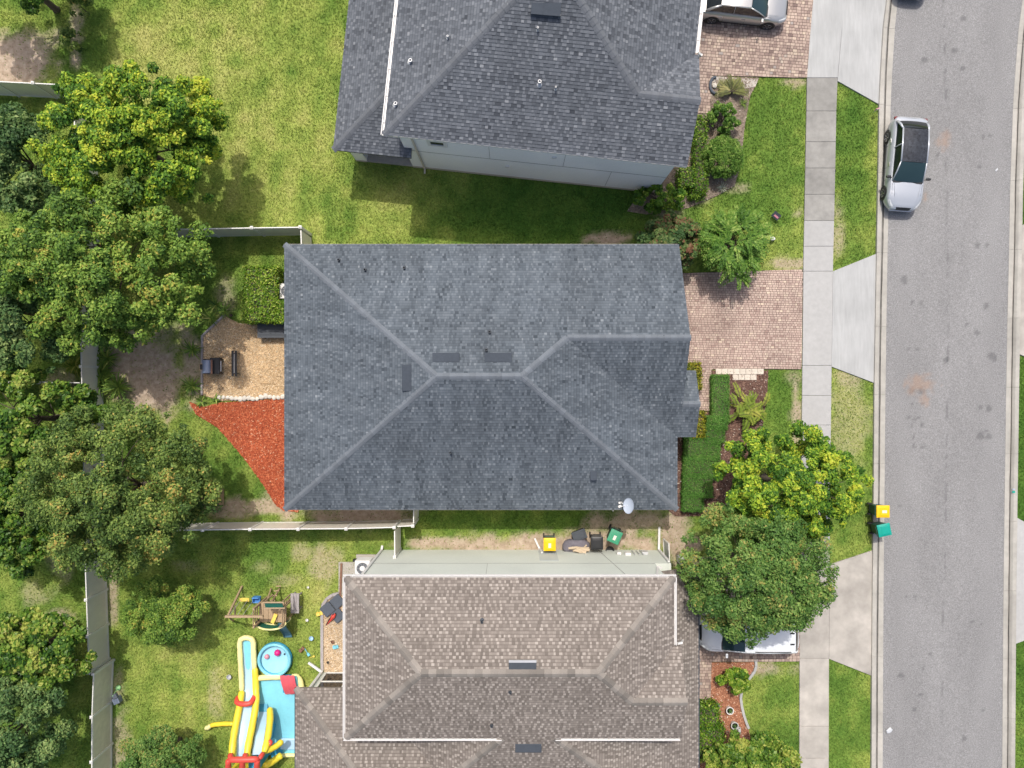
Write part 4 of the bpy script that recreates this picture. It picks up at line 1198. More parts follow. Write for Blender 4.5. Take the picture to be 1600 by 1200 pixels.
LG = {
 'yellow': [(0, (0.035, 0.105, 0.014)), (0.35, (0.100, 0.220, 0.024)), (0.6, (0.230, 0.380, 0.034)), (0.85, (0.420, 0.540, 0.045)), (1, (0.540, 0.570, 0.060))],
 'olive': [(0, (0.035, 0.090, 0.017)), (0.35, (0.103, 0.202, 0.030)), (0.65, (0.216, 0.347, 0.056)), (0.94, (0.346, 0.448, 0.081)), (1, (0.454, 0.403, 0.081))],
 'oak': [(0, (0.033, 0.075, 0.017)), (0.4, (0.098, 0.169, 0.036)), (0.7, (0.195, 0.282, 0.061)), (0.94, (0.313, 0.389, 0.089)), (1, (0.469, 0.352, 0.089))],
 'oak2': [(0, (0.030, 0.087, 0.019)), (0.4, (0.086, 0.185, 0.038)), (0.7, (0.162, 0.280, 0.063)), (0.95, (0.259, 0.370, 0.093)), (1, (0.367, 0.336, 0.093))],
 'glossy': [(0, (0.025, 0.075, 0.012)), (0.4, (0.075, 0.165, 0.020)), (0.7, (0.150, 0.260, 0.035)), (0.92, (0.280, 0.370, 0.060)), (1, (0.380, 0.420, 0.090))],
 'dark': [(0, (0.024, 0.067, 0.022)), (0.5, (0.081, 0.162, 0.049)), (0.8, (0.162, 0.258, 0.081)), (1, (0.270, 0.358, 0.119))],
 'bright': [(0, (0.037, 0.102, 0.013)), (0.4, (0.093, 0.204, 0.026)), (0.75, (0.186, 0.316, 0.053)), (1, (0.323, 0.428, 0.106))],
 'redgreen': [(0, (0.035, 0.085, 0.025)), (0.5, (0.095, 0.165, 0.045)), (0.78, (0.170, 0.220, 0.065)), (0.92, (0.200, 0.160, 0.070)), (1, (0.220, 0.110, 0.060))],
 'hedge': [(0, (0.038, 0.105, 0.012)), (0.4, (0.112, 0.232, 0.020)), (0.7, (0.225, 0.345, 0.032)), (0.9, (0.375, 0.450, 0.065)), (1, (0.540, 0.600, 0.145))],
 'lawnhedge': [(0, (0.048, 0.147, 0.024)), (0.5, (0.094, 0.241, 0.040)), (0.85, (0.160, 0.328, 0.064)), (1, (0.300, 0.431, 0.112))],
 'golden': [(0, (0.076, 0.122, 0.013)), (0.4, (0.204, 0.230, 0.020)), (0.75, (0.357, 0.351, 0.032)), (1, (0.484, 0.351, 0.039))],
 'blade': [(0, (0.045, 0.105, 0.022)), (0.5, (0.135, 0.240, 0.043)), (0.85, (0.285, 0.390, 0.072)), (1, (0.540, 0.540, 0.160))],
 'fern': [(0, (0.084, 0.146, 0.014)), (0.5, (0.192, 0.270, 0.034)), (1, (0.408, 0.405, 0.082))],
 'sago': [(0, (0.075, 0.098, 0.029)), (0.5, (0.180, 0.195, 0.058)), (1, (0.360, 0.330, 0.131))],
 'grey': [(0, (0.240, 0.270, 0.174)), (1, (0.630, 0.660, 0.522))],
}
for k_, v_ in LG.items(): M['leaf_' + k_] = leaf_mat('leaf_' + k_, v_, trans=.22, rough=.55 if k_ not in ('glossy', 'hedge') else .42, spec=.22)

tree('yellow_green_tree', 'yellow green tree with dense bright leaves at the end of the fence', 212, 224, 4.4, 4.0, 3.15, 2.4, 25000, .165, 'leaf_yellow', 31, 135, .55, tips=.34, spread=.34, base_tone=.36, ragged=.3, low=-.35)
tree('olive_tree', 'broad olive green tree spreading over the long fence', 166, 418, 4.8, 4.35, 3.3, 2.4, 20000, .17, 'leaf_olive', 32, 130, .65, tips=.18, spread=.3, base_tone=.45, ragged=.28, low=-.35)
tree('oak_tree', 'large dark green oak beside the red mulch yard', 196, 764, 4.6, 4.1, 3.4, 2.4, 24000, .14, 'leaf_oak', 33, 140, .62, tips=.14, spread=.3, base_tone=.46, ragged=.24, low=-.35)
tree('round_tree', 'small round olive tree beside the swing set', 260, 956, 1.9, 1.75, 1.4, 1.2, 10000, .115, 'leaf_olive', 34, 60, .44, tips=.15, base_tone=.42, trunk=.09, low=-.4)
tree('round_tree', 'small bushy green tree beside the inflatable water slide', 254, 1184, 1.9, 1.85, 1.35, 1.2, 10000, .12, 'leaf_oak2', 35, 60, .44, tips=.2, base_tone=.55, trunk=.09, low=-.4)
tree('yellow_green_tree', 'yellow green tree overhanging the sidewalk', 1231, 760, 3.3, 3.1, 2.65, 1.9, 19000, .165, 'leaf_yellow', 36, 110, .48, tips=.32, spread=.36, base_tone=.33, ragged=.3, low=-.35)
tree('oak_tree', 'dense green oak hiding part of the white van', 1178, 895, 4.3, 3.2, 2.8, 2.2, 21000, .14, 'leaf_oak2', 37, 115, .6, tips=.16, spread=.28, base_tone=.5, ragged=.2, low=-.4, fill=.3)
tree('leafy_tree', 'leafy yellow tipped tree beside the flower pots', 1172, 1196, 2.2, 2.0, 1.25, 1.4, 8500, .18, 'leaf_glossy', 38, 55, .48, tips=.25, spread=.3, base_tone=.55, low=-.4, trunk=.1)
tree('red_tipped_shrub', 'green shrub with reddish leaves at the corner of the slate roof', 1046, 378, 1.5, 1.5, 1.25, 1.0, 5200, .17, 'leaf_redgreen', 39, 45, .4, spread=.4, base_tone=.5, cat='shrub', trunk=.06, aspect=.75)
# the neighbours' trees beyond the long fence
tree('neighbour_tree', 'dark grey green tree in the corner of the vinyl fences', 30, 250, 3.4, 2.4, 2.5, 1.9, 9500, .17, 'leaf_dark', 41, 60, .6, tips=.15, base_tone=.5, low=-.3, fill=.5)
tree('neighbour_tree', 'dark green tree beyond the long fence, above the cross fence', 35, 490, 3.4, 2.7, 2.6, 2.0, 8000, .18, 'leaf_dark', 42, 50, .6, tips=.2, base_tone=.48, low=-.3, fill=.5)
tree('neighbour_tree', 'glossy bright green tree just below the cross fence', 45, 655, 3.0, 3.1, 2.5, 1.7, 9000, .20, 'leaf_glossy', 43, 60, .5, tips=.15, spread=.36, base_tone=.48, aspect=.7, low=-.3)
tree('neighbour_tree', 'deep green leafy tree behind the large oak', 22, 808, 3.2, 2.4, 2.6, 1.7, 9500, .19, 'leaf_glossy', 44, 65, .5, tips=.05, spread=.36, base_tone=.42, aspect=.65, low=-.3)
tree('neighbour_tree', 'yellow tipped glossy tree where the back fence steps', 58, 1012, 3.0, 2.5, 1.55, 1.5, 8000, .20, 'leaf_glossy', 45, 50, .5, tips=.3, spread=.4, base_tone=.48, aspect=.7, low=-.3)
tree('neighbour_tree', 'dark feathery tree beyond the stained fence', 22, 1140, 3.4, 2.4, 2.3, 1.8, 9500, .17, 'leaf_dark', 46, 60, .6, tips=.12, base_tone=.52, low=-.3)
tree('neighbour_tree', 'tree casting shade on the lawn at the picture corner', 15, -45, 3.5, 2.6, 2.1, 1.7, 6000, .2, 'leaf_glossy', 47, 40, .5, base_tone=.4, low=-.3)
tree('small_shrub', 'small dark shrub on the lawn edge, nearer the fence corner', 112, 62, .7, .42, .5, .55, 700, .12, 'leaf_oak', 48, 10, .25, cat='shrub', trunk=.03, branchy=3)
tree('small_shrub', 'small dark shrub on the bare lawn edge strip', 123, 8, .8, .5, .55, .6, 800, .12, 'leaf_oak', 49, 10, .25, cat='shrub', trunk=.03, branchy=3)
tree('round_bush', 'round clipped bush in the planting bed by the grey house', 1130, 246, .8, .92, .98, .72, 6500, .075, 'leaf_bright', 51, 190, .2, cat='bush', trunk=.05, ragged=.03, fill=.1, low=-.8, base_tone=.42, tips=.2, aspect=.65)
tree('round_bush', 'loose bush below the spiky sago palm', 1131, 184, .6, .72, .82, .5, 2600, .09, 'leaf_bright', 52, 32, .2, cat='bush', trunk=.04, ragged=.2, low=-.8, base_tone=.42)
tree('yellow_bush', 'bush with yellow green leaves in the orange mulch', 1148, 1064, .7, .7, .62, .5, 1900, .14, 'leaf_hedge', 53, 22, .25, cat='bush', trunk=.04, base_tone=.55, ragged=.4)
tree('dark_bush', 'dark leafy bush at the wall corner of the grey house', 1030, 309, .9, 1.25, .62, .7, 2600, .13, 'leaf_hedge', 54, 26, .28, cat='bush', trunk=.05, base_tone=.38, ragged=.3)

def hedge(name, label, boxes, dens, leaf, m_, seed, wob=.05, base=.5, spread=.25):
    """clipped hedge: leaves over the faces of its boxes (x0,x1,y0,y1,z1), woody core inside"""
    rg = np.random.default_rng(seed)
    b0 = boxes[0]
    root = thing(name, label, 'hedge', ((b0[0] + b0[1]) / 2, (b0[2] + b0[3]) / 2, 0))
    P = []; N = []
    core = MB()
    for x0_, x1__, y0__, y1__, z1 in boxes:
        core.prism([(x0_ + .09, y0__ + .09), (x1__ - .09, y0__ + .09), (x1__ - .09, y1__ - .09), (x0_ + .09, y1__ - .09)], 0, z1 - .12)
        for ax, sz in (('t', (x1__ - x0_) * (y1__ - y0__)), ('x', 2 * (y1__ - y0__) * z1), ('y', 2 * (x1__ - x0_) * z1)):
            n = int(dens * sz)
            x = rg.uniform(x0_, x1__, n); y = rg.uniform(y0__, y1__, n); z = rg.uniform(.03, z1, n)
            nn = np.zeros((n, 3))
            if ax == 't': z = np.full(n, z1); nn[:, 2] = 1
            elif ax == 'x': s = rg.choice([0, 1], n); x = np.where(s, x1__, x0_); nn[:, 0] = s * 2 - 1
            else: s = rg.choice([0, 1], n); y = np.where(s, y1__, y0__); nn[:, 1] = s * 2 - 1
            p = np.stack([x, y, z], 1) + rg.normal(0, wob, (n, 3)) - nn * rg.uniform(0, .1, n)[:, None]
            p[:, 2] = np.maximum(p[:, 2], .02) + (fbm(x, y, 2.) - .5) * .22 * (ax == 't')
            ok = np.ones(n, bool)
            for ob in boxes:
                if ob[0] != x0_ or ob[3] != y1__: ok &= ~((x > ob[0] + .02) & (x < ob[1] - .02) & (y > ob[2] + .02) & (y < ob[3] - .02) & (z < ob[4] - .02))
            p = p[ok]; nn = nn[ok]; n = len(p)
            P.append(p); N.append(nn + rg.normal(0, .5, (n, 3)) + np.array([0, 0, .2]))
    P = np.concatenate(P); N = np.concatenate(N)
    st = rg.random(len(P)) < .04; P[st] += (N[st] / (np.linalg.norm(N[st], axis=1)[:, None] + 1e-9)) * rg.uniform(.03, .12, st.sum())[:, None]; P[:, 2] = np.maximum(P[:, 2], .02)
    t = np.clip(base + rg.normal(0, spread, len(P)) + (fbm(P[:, 0], P[:, 1], 1.5) - .5) * .4, 0, 1)
    np_mesh('foliage', leaves(P, N, leaf, rg, .55), 4, m_, root, t)
    core.build('stems', 'bark', root)
    return root
def pxbox(x0_, y0__, x1__, y1__, h):
    a = W(x0_, y1__, h); b = W(x1__, y0__, h); return (a.x, b.x, a.y, b.y, h)
hedge('clipped_hedge', 'bright clipped hedge wrapped round the air conditioner', [pxbox(380, 416, 432, 503, 1.35), pxbox(432, 470, 452, 503, 1.35)], 620, .11, 'leaf_hedge', 61, base=.52)
hb = W(1114, 586, .55)
hedge('low_hedge', 'long low green hedge in front of the slate roofed house', [pxbox(1113, 586, 1140, 660, .6), pxbox(1105, 650, 1138, 672, .59), pxbox(1102, 664, 1133, 692, .59), pxbox(1070, 684, 1126, 720, .59), pxbox(1069, 712, 1120, 748, .59), pxbox(1068, 740, 1114, 778, .59), pxbox(1067, 770, 1100, 800, .58)], 1500, .06, 'leaf_lawnhedge', 62, .03, .55, .2)
hedge('golden_shrub', 'golden leaved shrub beside the entry path', [pxbox(1074, 567, 1096, 585, .7), pxbox(1086, 583, 1097, 608, .6)], 700, .09, 'leaf_golden', 63, .05, .5)
hedge('golden_shrub', 'golden leaved shrub tucked under the entry gable', [pxbox(1082, 643, 1102, 683, .65)], 700, .09, 'leaf_golden', 64, .05, .45)
hedge('side_hedge', 'ragged hedge along the front of the grey house', [pxbox(1085, 182, 1105, 300, .7), pxbox(1062, 262, 1086, 292, .75), pxbox(1078, 296, 1098, 310, .5)], 500, .10, 'leaf_hedge', 65, .08, .36)
hedge('side_hedge', 'narrow bush between the round bush and the loose bush', [pxbox(1126, 198, 1141, 216, .45)], 650, .085, 'leaf_bright', 66, .06, .4)
hedge('leafy_hedge', 'leafy hedge against the front of the brown roofed house', [pxbox(1091, 1104, 1124, 1140, .95), pxbox(1091, 1138, 1132, 1190, 1.0)], 480, .12, 'leaf_hedge', 67, .08, .35)

def rosette(name, label, px, py, nblade, ln, wd, m_, seed, cat='plant', h0=.05, arch=.5, stems=1, group=None):
    """strap leaved clump: arching blades from one or more hearts"""
    rg = np.random.default_rng(seed)
    c = W(px, py, .25)
    root = thing(name, label, cat, (c.x, c.y, 0), group=group)
    mb = MB()
    for s in range(stems):
        sx, sy = (rg.normal(0, ln * .45, 2) if stems > 1 else (0, 0))
        o = Vector((c.x + sx, c.y + sy, h0))
        for k in range(nblade):
            th = 2 * math.pi * (k + rg.random() * .7) / nblade; L = ln * rg.uniform(.6, 1.15); el = rg.uniform(.25, 1.2)
            d = Vector((math.cos(th), math.sin(th), 0)); sd = Vector((-d.y, d.x, 0)); w = wd * rg.uniform(.7, 1.2)
            rows = []
            for q, ww in ((0, .6), (.35, 1), (.7, .75), (1, .05)):
                zz = L * (math.sin(el) * q - arch * q * q * (1.1 - .3 * math.sin(el))) ; rr = L * q * math.cos(el * .7)
                p = o + d * rr + Vector((0, 0, max(.015 - o.z + .01, zz + .05)))
                rows.append([p - sd * w * ww * .5, p + Vector((0, 0, -w * .15)), p + sd * w * ww * .5])
            mb.grid(rows, tone=min(1, max(0, rg.normal(.55, .22))))
    mb.build('blade', m_, root)
    MB().lathe((c.x, c.y, -.03), [(.09, 0), (.07, .12), (.02, .16)], 8).build('stem', 'bark', root)
    return root
rosette('strap_plant', 'spiky strap leaved plant at the gravel corner by the grill', 300, 547, 30, .75, .07, 'leaf_blade', 71, h0=.15)
rosette('strap_plant', 'spiky strap leaved plant where red mulch meets the gravel', 299, 603, 30, .75, .07, 'leaf_blade', 72, h0=.15)
rosette('strap_plant', 'strap leaved plant with a yellow blade beside the clipped hedge', 358, 492, 24, .65, .06, 'leaf_blade', 73, h0=.1, stems=2)
rosette('strap_plant', 'strap leaved plant below the olive tree, near the timber edging', 328, 497, 20, .7, .06, 'leaf_blade', 74, h0=.1)
rosette('strap_plant', 'dark strap leaved clump against the long fence, upper one', 160, 560, 34, .85, .085, 'leaf_blade', 75, stems=4, h0=.15)
rosette('strap_plant', 'large strap leaved clump against the long fence, by the oak', 165, 606, 40, .95, .085, 'leaf_blade', 76, stems=4, h0=.2)
rosette('strap_plant', 'little leafy plant at the end of the white stones', 337, 623, 14, .35, .06, 'leaf_blade', 77)
rosette('strap_plant', 'pale leafy plant in the tip of the red mulch', 313, 627, 18, .4, .08, 'leaf_blade', 78)
rosette('strap_plant', 'pale grassy tuft below the round clipped bush', 1130, 293, 26, .4, .03, 'leaf_grey', 79)
rosette('strap_plant', 'grassy tuft beside the sago palm', 1163, 160, 22, .4, .03, 'leaf_blade', 80)
rosette('weedy_tuft', 'weedy tuft on the neighbour side of the cross fence', 112, 580, 24, .6, .09, 'leaf_fern', 81, stems=3)

def fronds(name, label, px, py, n, ln, m_, seed, cat='plant', hc=.35, leaf=.16, arc=.55, up=.8, span=(0, 6.283), bark='bark', leaflet_n=12, jitter=0.):
    """feather leaved plant: arching ribs with leaflets on both sides"""
    rg = np.random.default_rng(seed)
    c = W(px, py, hc)
    root = thing(name, label, cat, (c.x, c.y, 0))
    q = []; t = []; mb = MB()
    for k in range(n):
        th = span[0] + (span[1] - span[0]) * (k + rg.random() * .8) / n; L = ln * rg.uniform(.7, 1.15); el = rg.uniform(.15, up)
        d = np.array([math.cos(th), math.sin(th), 0]); s = np.array([-d[1], d[0], 0])
        path = []; jx, jy = rg.normal(0, jitter, 2) if jitter else (0, 0)
        tone = rg.normal(.5, .2)
        for i in range(leaflet_n + 1):
            f = i / leaflet_n
            p = np.array([c.x + jx, c.y + jy, hc]) + d * L * f * math.cos(el * .6) + np.array([0, 0, 1]) * (L * (math.sin(el) * f - arc * f * f))
            p[2] = max(p[2], .04)
            path.append(p)
            if i < 1: continue
            for sg in (-1, 1):
                l = leaf * (1 - .6 * abs(f - .45)) * rg.uniform(.8, 1.2); w = l * .22
                dr = s * sg * .85 + d * .5 + np.array([0, 0, -.12]); dr /= np.linalg.norm(dr)
                nn = np.array([0, 0, 1.]); sd = np.cross(dr, nn); sd /= np.linalg.norm(sd)
                q += [p, p + dr * l * .5 + sd * w, p + dr * l, p + dr * l * .5 - sd * w]; t.append(tone + rg.normal(0, .1))
        mb.tube([Vector(x) for x in path[::3]], [.012, .01, .008, .006, .004][:len(path[::3])], 4, caps=False)
    np_mesh('leaflet', np.array(q), 4, m_, root, np.clip(t, 0, 1), kind='stuff')
    mb.lathe((c.x, c.y, -.03), [(.1, 0), (.08, hc * .6), (.03, hc + .03)], 8)
    mb.build('stem', bark, root)
    return root
fronds('sago_palm', 'spiky sago palm beside the black curved garden edge', 1143, 143, 26, .85, 'leaf_sago', 91, hc=.3, leaf=.17, span=(-.3, 3.6))
fronds('fern_palm', 'yellow green feathery palm in the dark mulch', 1172, 640, 46, .85, 'leaf_fern', 92, hc=.4, leaf=.2, up=1.35, jitter=.32, arc=.6)
def feather_tree():
    rg = np.random.default_rng(93)
    c = W(1146, 378, 2.2)
    root = thing('feather_leaf_tree', 'bright green tree with long feathery leaves beside the paved drive', 'tree', (c.x, c.y, 0))
    q = []; t = []; mb = MB()
    mb.tube([(c.x, c.y, -.05), (c.x + .03, c.y, .7), (c.x, c.y + .05, 1.4)], [.10, .07, .05], 8)
    for k in range(46):
        th = rg.uniform(0, 6.283); r0 = (1.0 + .45 * math.sin(th * 2 + .6) * math.cos(th - .9)) * 1.25 * rg.random() ** .5; z0 = 1.3 + 1.2 * max(.05, 1 - (r0 / 1.7) ** 2) * rg.uniform(.35, 1.15)
        o = np.array([c.x + math.cos(th) * r0, c.y + math.sin(th) * r0, z0])
        mb.tube([(c.x, c.y + .05, 1.3), Vector(o) * .5 + Vector((c.x, c.y, 1.5)) * .5, Vector(o)], [.03, .02, .008], 4)
        for f_ in range(9):
            a = th + rg.normal(0, .8) - .3; L = rg.uniform(.6, 1.0); el = rg.uniform(-.1, .9)
            d = np.array([math.cos(a), math.sin(a), 0]); s = np.array([-d[1], d[0], 0]); tone = rg.normal(.52, .2)
            for i in range(1, 11):
                f = i / 10
                p = o + d * L * f * math.cos(el * .6) + np.array([0, 0, L * (math.sin(el) * f - .5 * f * f)])
                for sg in (-1, 1):
                    l = .21 * (1.1 - .5 * f) * rg.uniform(.8, 1.2); w = l * .24
                    dr = s * sg * .75 + d * .65 + np.array([0, 0, rg.normal(.1, .2)]); dr /= np.linalg.norm(dr)
                    sd = np.cross(dr, np.array([rg.normal(0, .3), rg.normal(0, .3), 1.])); sd /= np.linalg.norm(sd)
                    q += [p, p + dr * l * .5 + sd * w, p + dr * l, p + dr * l * .5 - sd * w]; t.append(tone + rg.normal(0, .14))
    np_mesh('crown', np.array(q), 4, 'leaf_bright', root, np.clip(t, 0, 1))
    mb.build('trunk', 'bark', root)
feather_tree()
# roadside lawn across the road keeps no trees in view
# ---------------------------------------------------------------- vehicles (built nose along +X, then turned)
def smooth01(t):
    t = min(1, max(0, t)); return t * t * (3 - 2 * t)
def make_vehicle(name, label, loc, rz, paint, L=4.75, w=.90, belt=.93, roof=1.46, hood=.86, nose=.70, deck=.98, tail=.92,
                 cowl=.24, rf=.06, rr=-.26, dk=-.40, glass_roof=False, van=False, rails=False, cat='car', silver_handles=True):
    """cowl/rf/rr/dk: windscreen foot, roof front, roof rear, rear glass foot as fractions of L from the middle"""
    root = thing(name, label, cat)
    N = 34; rows = []
    xs = np.linspace(-.5, .5, N)
    xs = np.sign(xs) * (1 - (1 - np.abs(xs) * 2) ** 1.35) / 2
    def section(t):
        a = abs(t) * 2
        if t > 0: ww = w * (1 - .34 * max(0, (a - .70) / .30) ** 2.4)
        else: ww = w * (1 - .20 * max(0, (a - .78) / .22) ** 2.4)
        zb = .20 + .14 * max(0, (a - .80) / .20) ** 1.5
        if t > cowl: f = smooth01((t - cowl) / (.5 - cowl)); zt = belt + .02 + (hood - belt) * min(1, f * 1.6) + (nose - hood) * f ** 4
        elif t < dk: f = (dk - t) / (.5 + dk + 1e-6); zt = deck + (tail - deck) * f ** 2
        else: zt = belt + (deck - belt) * smooth01((cowl - t) / (cowl - dk))
        zs = zt - .06
        end = max(0, (a - .955) / .045)
        zt -= end * .10; zs -= end * .10
        h = zs - zb
        return t * L, [(0, zb), (.72 * ww, zb), (.93 * ww, zb + .05), (.985 * ww, zb + .22 * h), (1.0 * ww, zb + .5 * h), (.995 * ww, zb + .72 * h), (.965 * ww, zb + .93 * h), (.90 * ww, zs + .025), (.6 * ww, zt - .008), (0, zt)]
    for t in xs:
        x, half = section(t)
        sec = [(x, y, z) for y, z in half] + [(x, -y, z) for y, z in reversed(half[1:-1])]
        sec.append(sec[0]); rows.append(sec)
    mb = MB().grid(rows); n = len(rows[0])
    mb.add(rows[0][:-1], [list(range(n - 1))[::-1]]); mb.add(rows[-1][:-1], [list(range(n - 1))])
    body = mb.build('body', paint, root, smooth=True)
    e = body.modifiers.new('edge', 'EDGE_SPLIT'); e.split_angle = R(45)
    # greenhouse
    wb, wr = w * .905, w * .70
    xc, xf, xr, xd = cowl * L, rf * L, rr * L, dk * L
    zb_ = belt - .01; zd = deck - .005
    def panel(name, p00, p01, p10, p11, bulge, m_, nu=8, nv=6, parent=root, off=0., crown=.03):
        p00, p01, p10, p11 = map(Vector, (p00, p01, p10, p11)); nn = (p10 - p00).cross(p01 - p00).normalized()
        rows = []
        for i in range(nu + 1):
            a = i / nu; r_ = []
            for j in range(nv + 1):
                b = j / nv
                p = p00.lerp(p01, b).lerp(p10.lerp(p11, b), a)
                r_.append(p + nn * (bulge * (1 - (2 * a - 1) ** 2) * (1 - .0 * b) + crown * (1 - (2 * b - 1) ** 2) + off))
            rows.append(r_)
        return MB().grid(rows).build(name, m_, parent, smooth=True)
    def up(nrm): return 1 if nrm.z > 0 else -1
    zf = roof - .035; zr = roof - (.05 if not van else .03)
    panel('windshield', (xc + .05, -wb * .93, zb_), (xc + .05, wb * .93, zb_), (xf, -wr, zf), (xf, wr, zf), -.03, 'glass_teal', crown=-.07)
    panel('roof', (xf, -wr, zf), (xf, wr, zf), (xr, -wr, zr), (xr, wr, zr), -.05, 'glass_roof' if glass_roof else paint, crown=-.025)
    panel('rear_window', (xr, -wr, zr), (xr, wr, zr), (xd, -wb * .9, zd), (xd, wb * .9, zd), -.03, 'glass_dark', crown=-.05)
    for s in (-1, 1):
        panel('side_window', (xc + .05, s * wb * .93, zb_), (xf, s * wr, zf), (xd, s * wb * .9, zd), (xr, s * wr, zr), 0, 'glass_dark', crown=-.015 * s, nu=10)
        mb = MB()
        mb.tube([(xc + .06, s * wb * .935, zb_ - .01), ((xc + xf) / 2 + .02, s * (wb * .93 + wr) / 2, (zb_ + zf) / 2 + .035), (xf - .02, s * (wr + .005), zf + .005)], .035, 6, flat=.8)
        mb.tube([(xf, s * (wr + .005), zf), ((xf + xr) / 2, s * (wr + .015), roof + .012), (xr, s * (wr + .005), zr)], .045, 6, flat=.7)
        mb.tube([(xr + .02, s * (wr + .005), zr), ((xr + xd) / 2, s * (wr + wb * .9) / 2 + s * .015, (zr + zd) / 2 + .04), (xd, s * wb * .92, zd - .01)], [.05, .07, .08], 6, flat=.8)
        xm = (xf + xr) / 2 + (.05 if not van else .25)
        mb.bar((xm - .05, s * (wb * .93), belt + .01), (xm - .1, s * (wr + .01), zf + .02), .03, .07)
        mb.build('pillar', paint, root, smooth=True)
        mr = MB(); mr.box((xc - .12, s * (w + .10), belt + .07), (.12, .22, .14)); m_o = mr.build('mirror', paint if paint != 'paint_white' else 'black', root, bevel=.035)
        MB().bar((xc - .1, s * (w * .92), belt + .02), (xc - .1, s * (w + .03), belt + .05), .06, .05).build('mirror_arm', 'black', m_o)
        for hx in (.02, -.235):
            MB().bar((hx * L - .1, s * (w * .995), belt - .16), (hx * L + .1, s * (w * .995), belt - .16), .03, .035).build('door_handle', 'chrome' if silver_handles else paint, root)
        sm = MB()
        for hx in (cowl - .02, .045, -.19): sm.bar((hx * L, s * w * 1.001, .36), (hx * L - .02, s * w * .985, belt - .09), .006, .012)
        sm.bar((-.3 * L, s * w * 1.0, .30), (.3 * L, s * w * 1.0, .30), .02, .05)
        sm.build('door_seam', 'black', root)
        for wx in (.315, -.30):
            cx = wx * L
            MB().lathe((cx, s * (w * .995), .35), [(.0, .004 * s), (.385, .004 * s), (.385, -.02 * s)], 24, axis='Y').build('wheel_arch', 'black', root)
            ty = MB(); ty.lathe((cx, s * (w - .10), .335), [(.20, -.1 * s), (.32, -.10 * s), (.338, -.06 * s), (.338, .07 * s), (.315, .112 * s), (.225, .118 * s)], 26, axis='Y')
            tyre = ty.build('wheel', 'rubber', root, smooth=True)
            rm = MB(); rm.lathe((cx, s * (w - .0), .335), [(.225, .010 * s), (.205, .024 * s), (.19, .004 * s), (.04, .0), (0, .0)], 24, axis='Y')
            for q in range(5):
                an = 2 * math.pi * q / 5
                rm.bar((cx + math.cos(an) * .04, s * (w + .014), .335 + math.sin(an) * .04), (cx + math.cos(an) * .2, s * (w + .014), .335 + math.sin(an) * .2), .05, .03)
            rm.build('rim', 'rim', tyre)
        hl = []
        for t in np.linspace(.405, .488, 6):
            x_, hf = section(t); k = (t - .405) / .083
            a_ = Vector((x_, hf[5][0], hf[5][1])).lerp(Vector((x_, hf[6][0], hf[6][1])), .2 + .2 * (1 - k)); b_ = Vector((x_, hf[6][0], hf[6][1])); c_ = Vector((x_, hf[7][0], hf[7][1])).lerp(Vector((x_, hf[8][0], hf[8][1])), .1 + .45 * k)
            hl.append([Vector((p.x + .004, s * (p.y + .006), p.z + .007)) for p in (a_, b_, Vector((x_, hf[7][0], hf[7][1])), c_)])
        MB().grid(hl).build('headlight', 'lamp_clear', root)
        tl_ = MB(); tl_.box((-.5 * L + .10, s * w * .80, tail - .14), (.16, .22, .13)); tl_.build('taillight', 'lamp_red', root, bevel=.03)
    gr = []
    for t in (.482, .492, .4995):
        x_, hf = section(t); gr.append([Vector((x_ + .006, y_ * hf[8][0] * .95, hf[9][1] * (1 - abs(y_)) + hf[8][1] * abs(y_) + .007)) for y_ in (-1, -.5, 0, .5, 1)])
    x_, hf = section(.5); gr.append([Vector((x_ + .008, y_ * hf[8][0] * .95, .52)) for y_ in (-1, -.5, 0, .5, 1)])
    MB().grid(gr).build('grille', 'black', root)
    MB().box((.5 * L - .005, 0, .38), (.07, w * 1.25, .10)).build('bumper_trim', 'chrome', root, bevel=.02)
    hm = MB()
    for s in (-1, 1): hm.tube([(xc + .1, s * w * .74, belt + .004), ((xc + .5 * L) / 2, s * w * .66, hood + .022), (.5 * L - .22, s * w * .52, nose + .035)], .012, 5)
    hm.build('hood_crease', paint, root)
    sm = MB()
    for s in (-1, 1): sm.tube([(xc + .16, s * w * .84, belt + .0), ((xc + .5 * L) / 2, s * w * .80, hood - .012), (.5 * L - .34, s * w * .70, nose + .02)], .007, 4)
    sm.tube([(-.5 * L + .12, -w * .7, tail + .002), (-.5 * L + .10, 0, tail + .02), (-.5 * L + .12, w * .7, tail + .002)], .008, 4)
    sm.build('panel_seam', 'black', root)
    wp = MB(); wp.bar((xc + .06, -.45, belt + .025), (xc + .02, .3, belt + .045), .02, .02); wp.build('wiper', 'black', root)
    MB().add([(xc + .14, -w * .80, belt + .012), (xc + .14, w * .80, belt + .012), (xc + .04, w * .84, belt + .02), (xc + .04, -w * .84, belt + .02)], [(0, 1, 2, 3)]).build('cowl_panel', 'black', root)
    if rails:
        for s in (-1, 1):
            MB().tube([(xr + .25, s * (wr - .03), roof + .03), (xr + .45, s * (wr - .03), roof + .07), (xf - .75, s * (wr - .03), roof + .07), (xf - .5, s * (wr - .03), roof + .03)], .022, 6).build('roof_rail', 'black', root)
        for s in (-.5, .5): MB().box((xr + .18, s * .55, roof + .015), (.22, .07, .03)).build('roof_bracket', 'black', root)
    root.location = loc; root.rotation_euler = (0, 0, rz)
    return root
c = W(1416, 256, .75)
make_vehicle('parked_car', 'pearl white car with black glass roof parked at the curb', (c.x, c.y, .05), R(-90 - 4.2), 'paint_white', L=4.75, w=.925, roof=1.47, belt=.95, hood=.93, nose=.76, deck=1.02, tail=.95, cowl=.20, rf=.03, rr=-.33, dk=-.435, glass_roof=True)
c = W(1160, 5, .7)
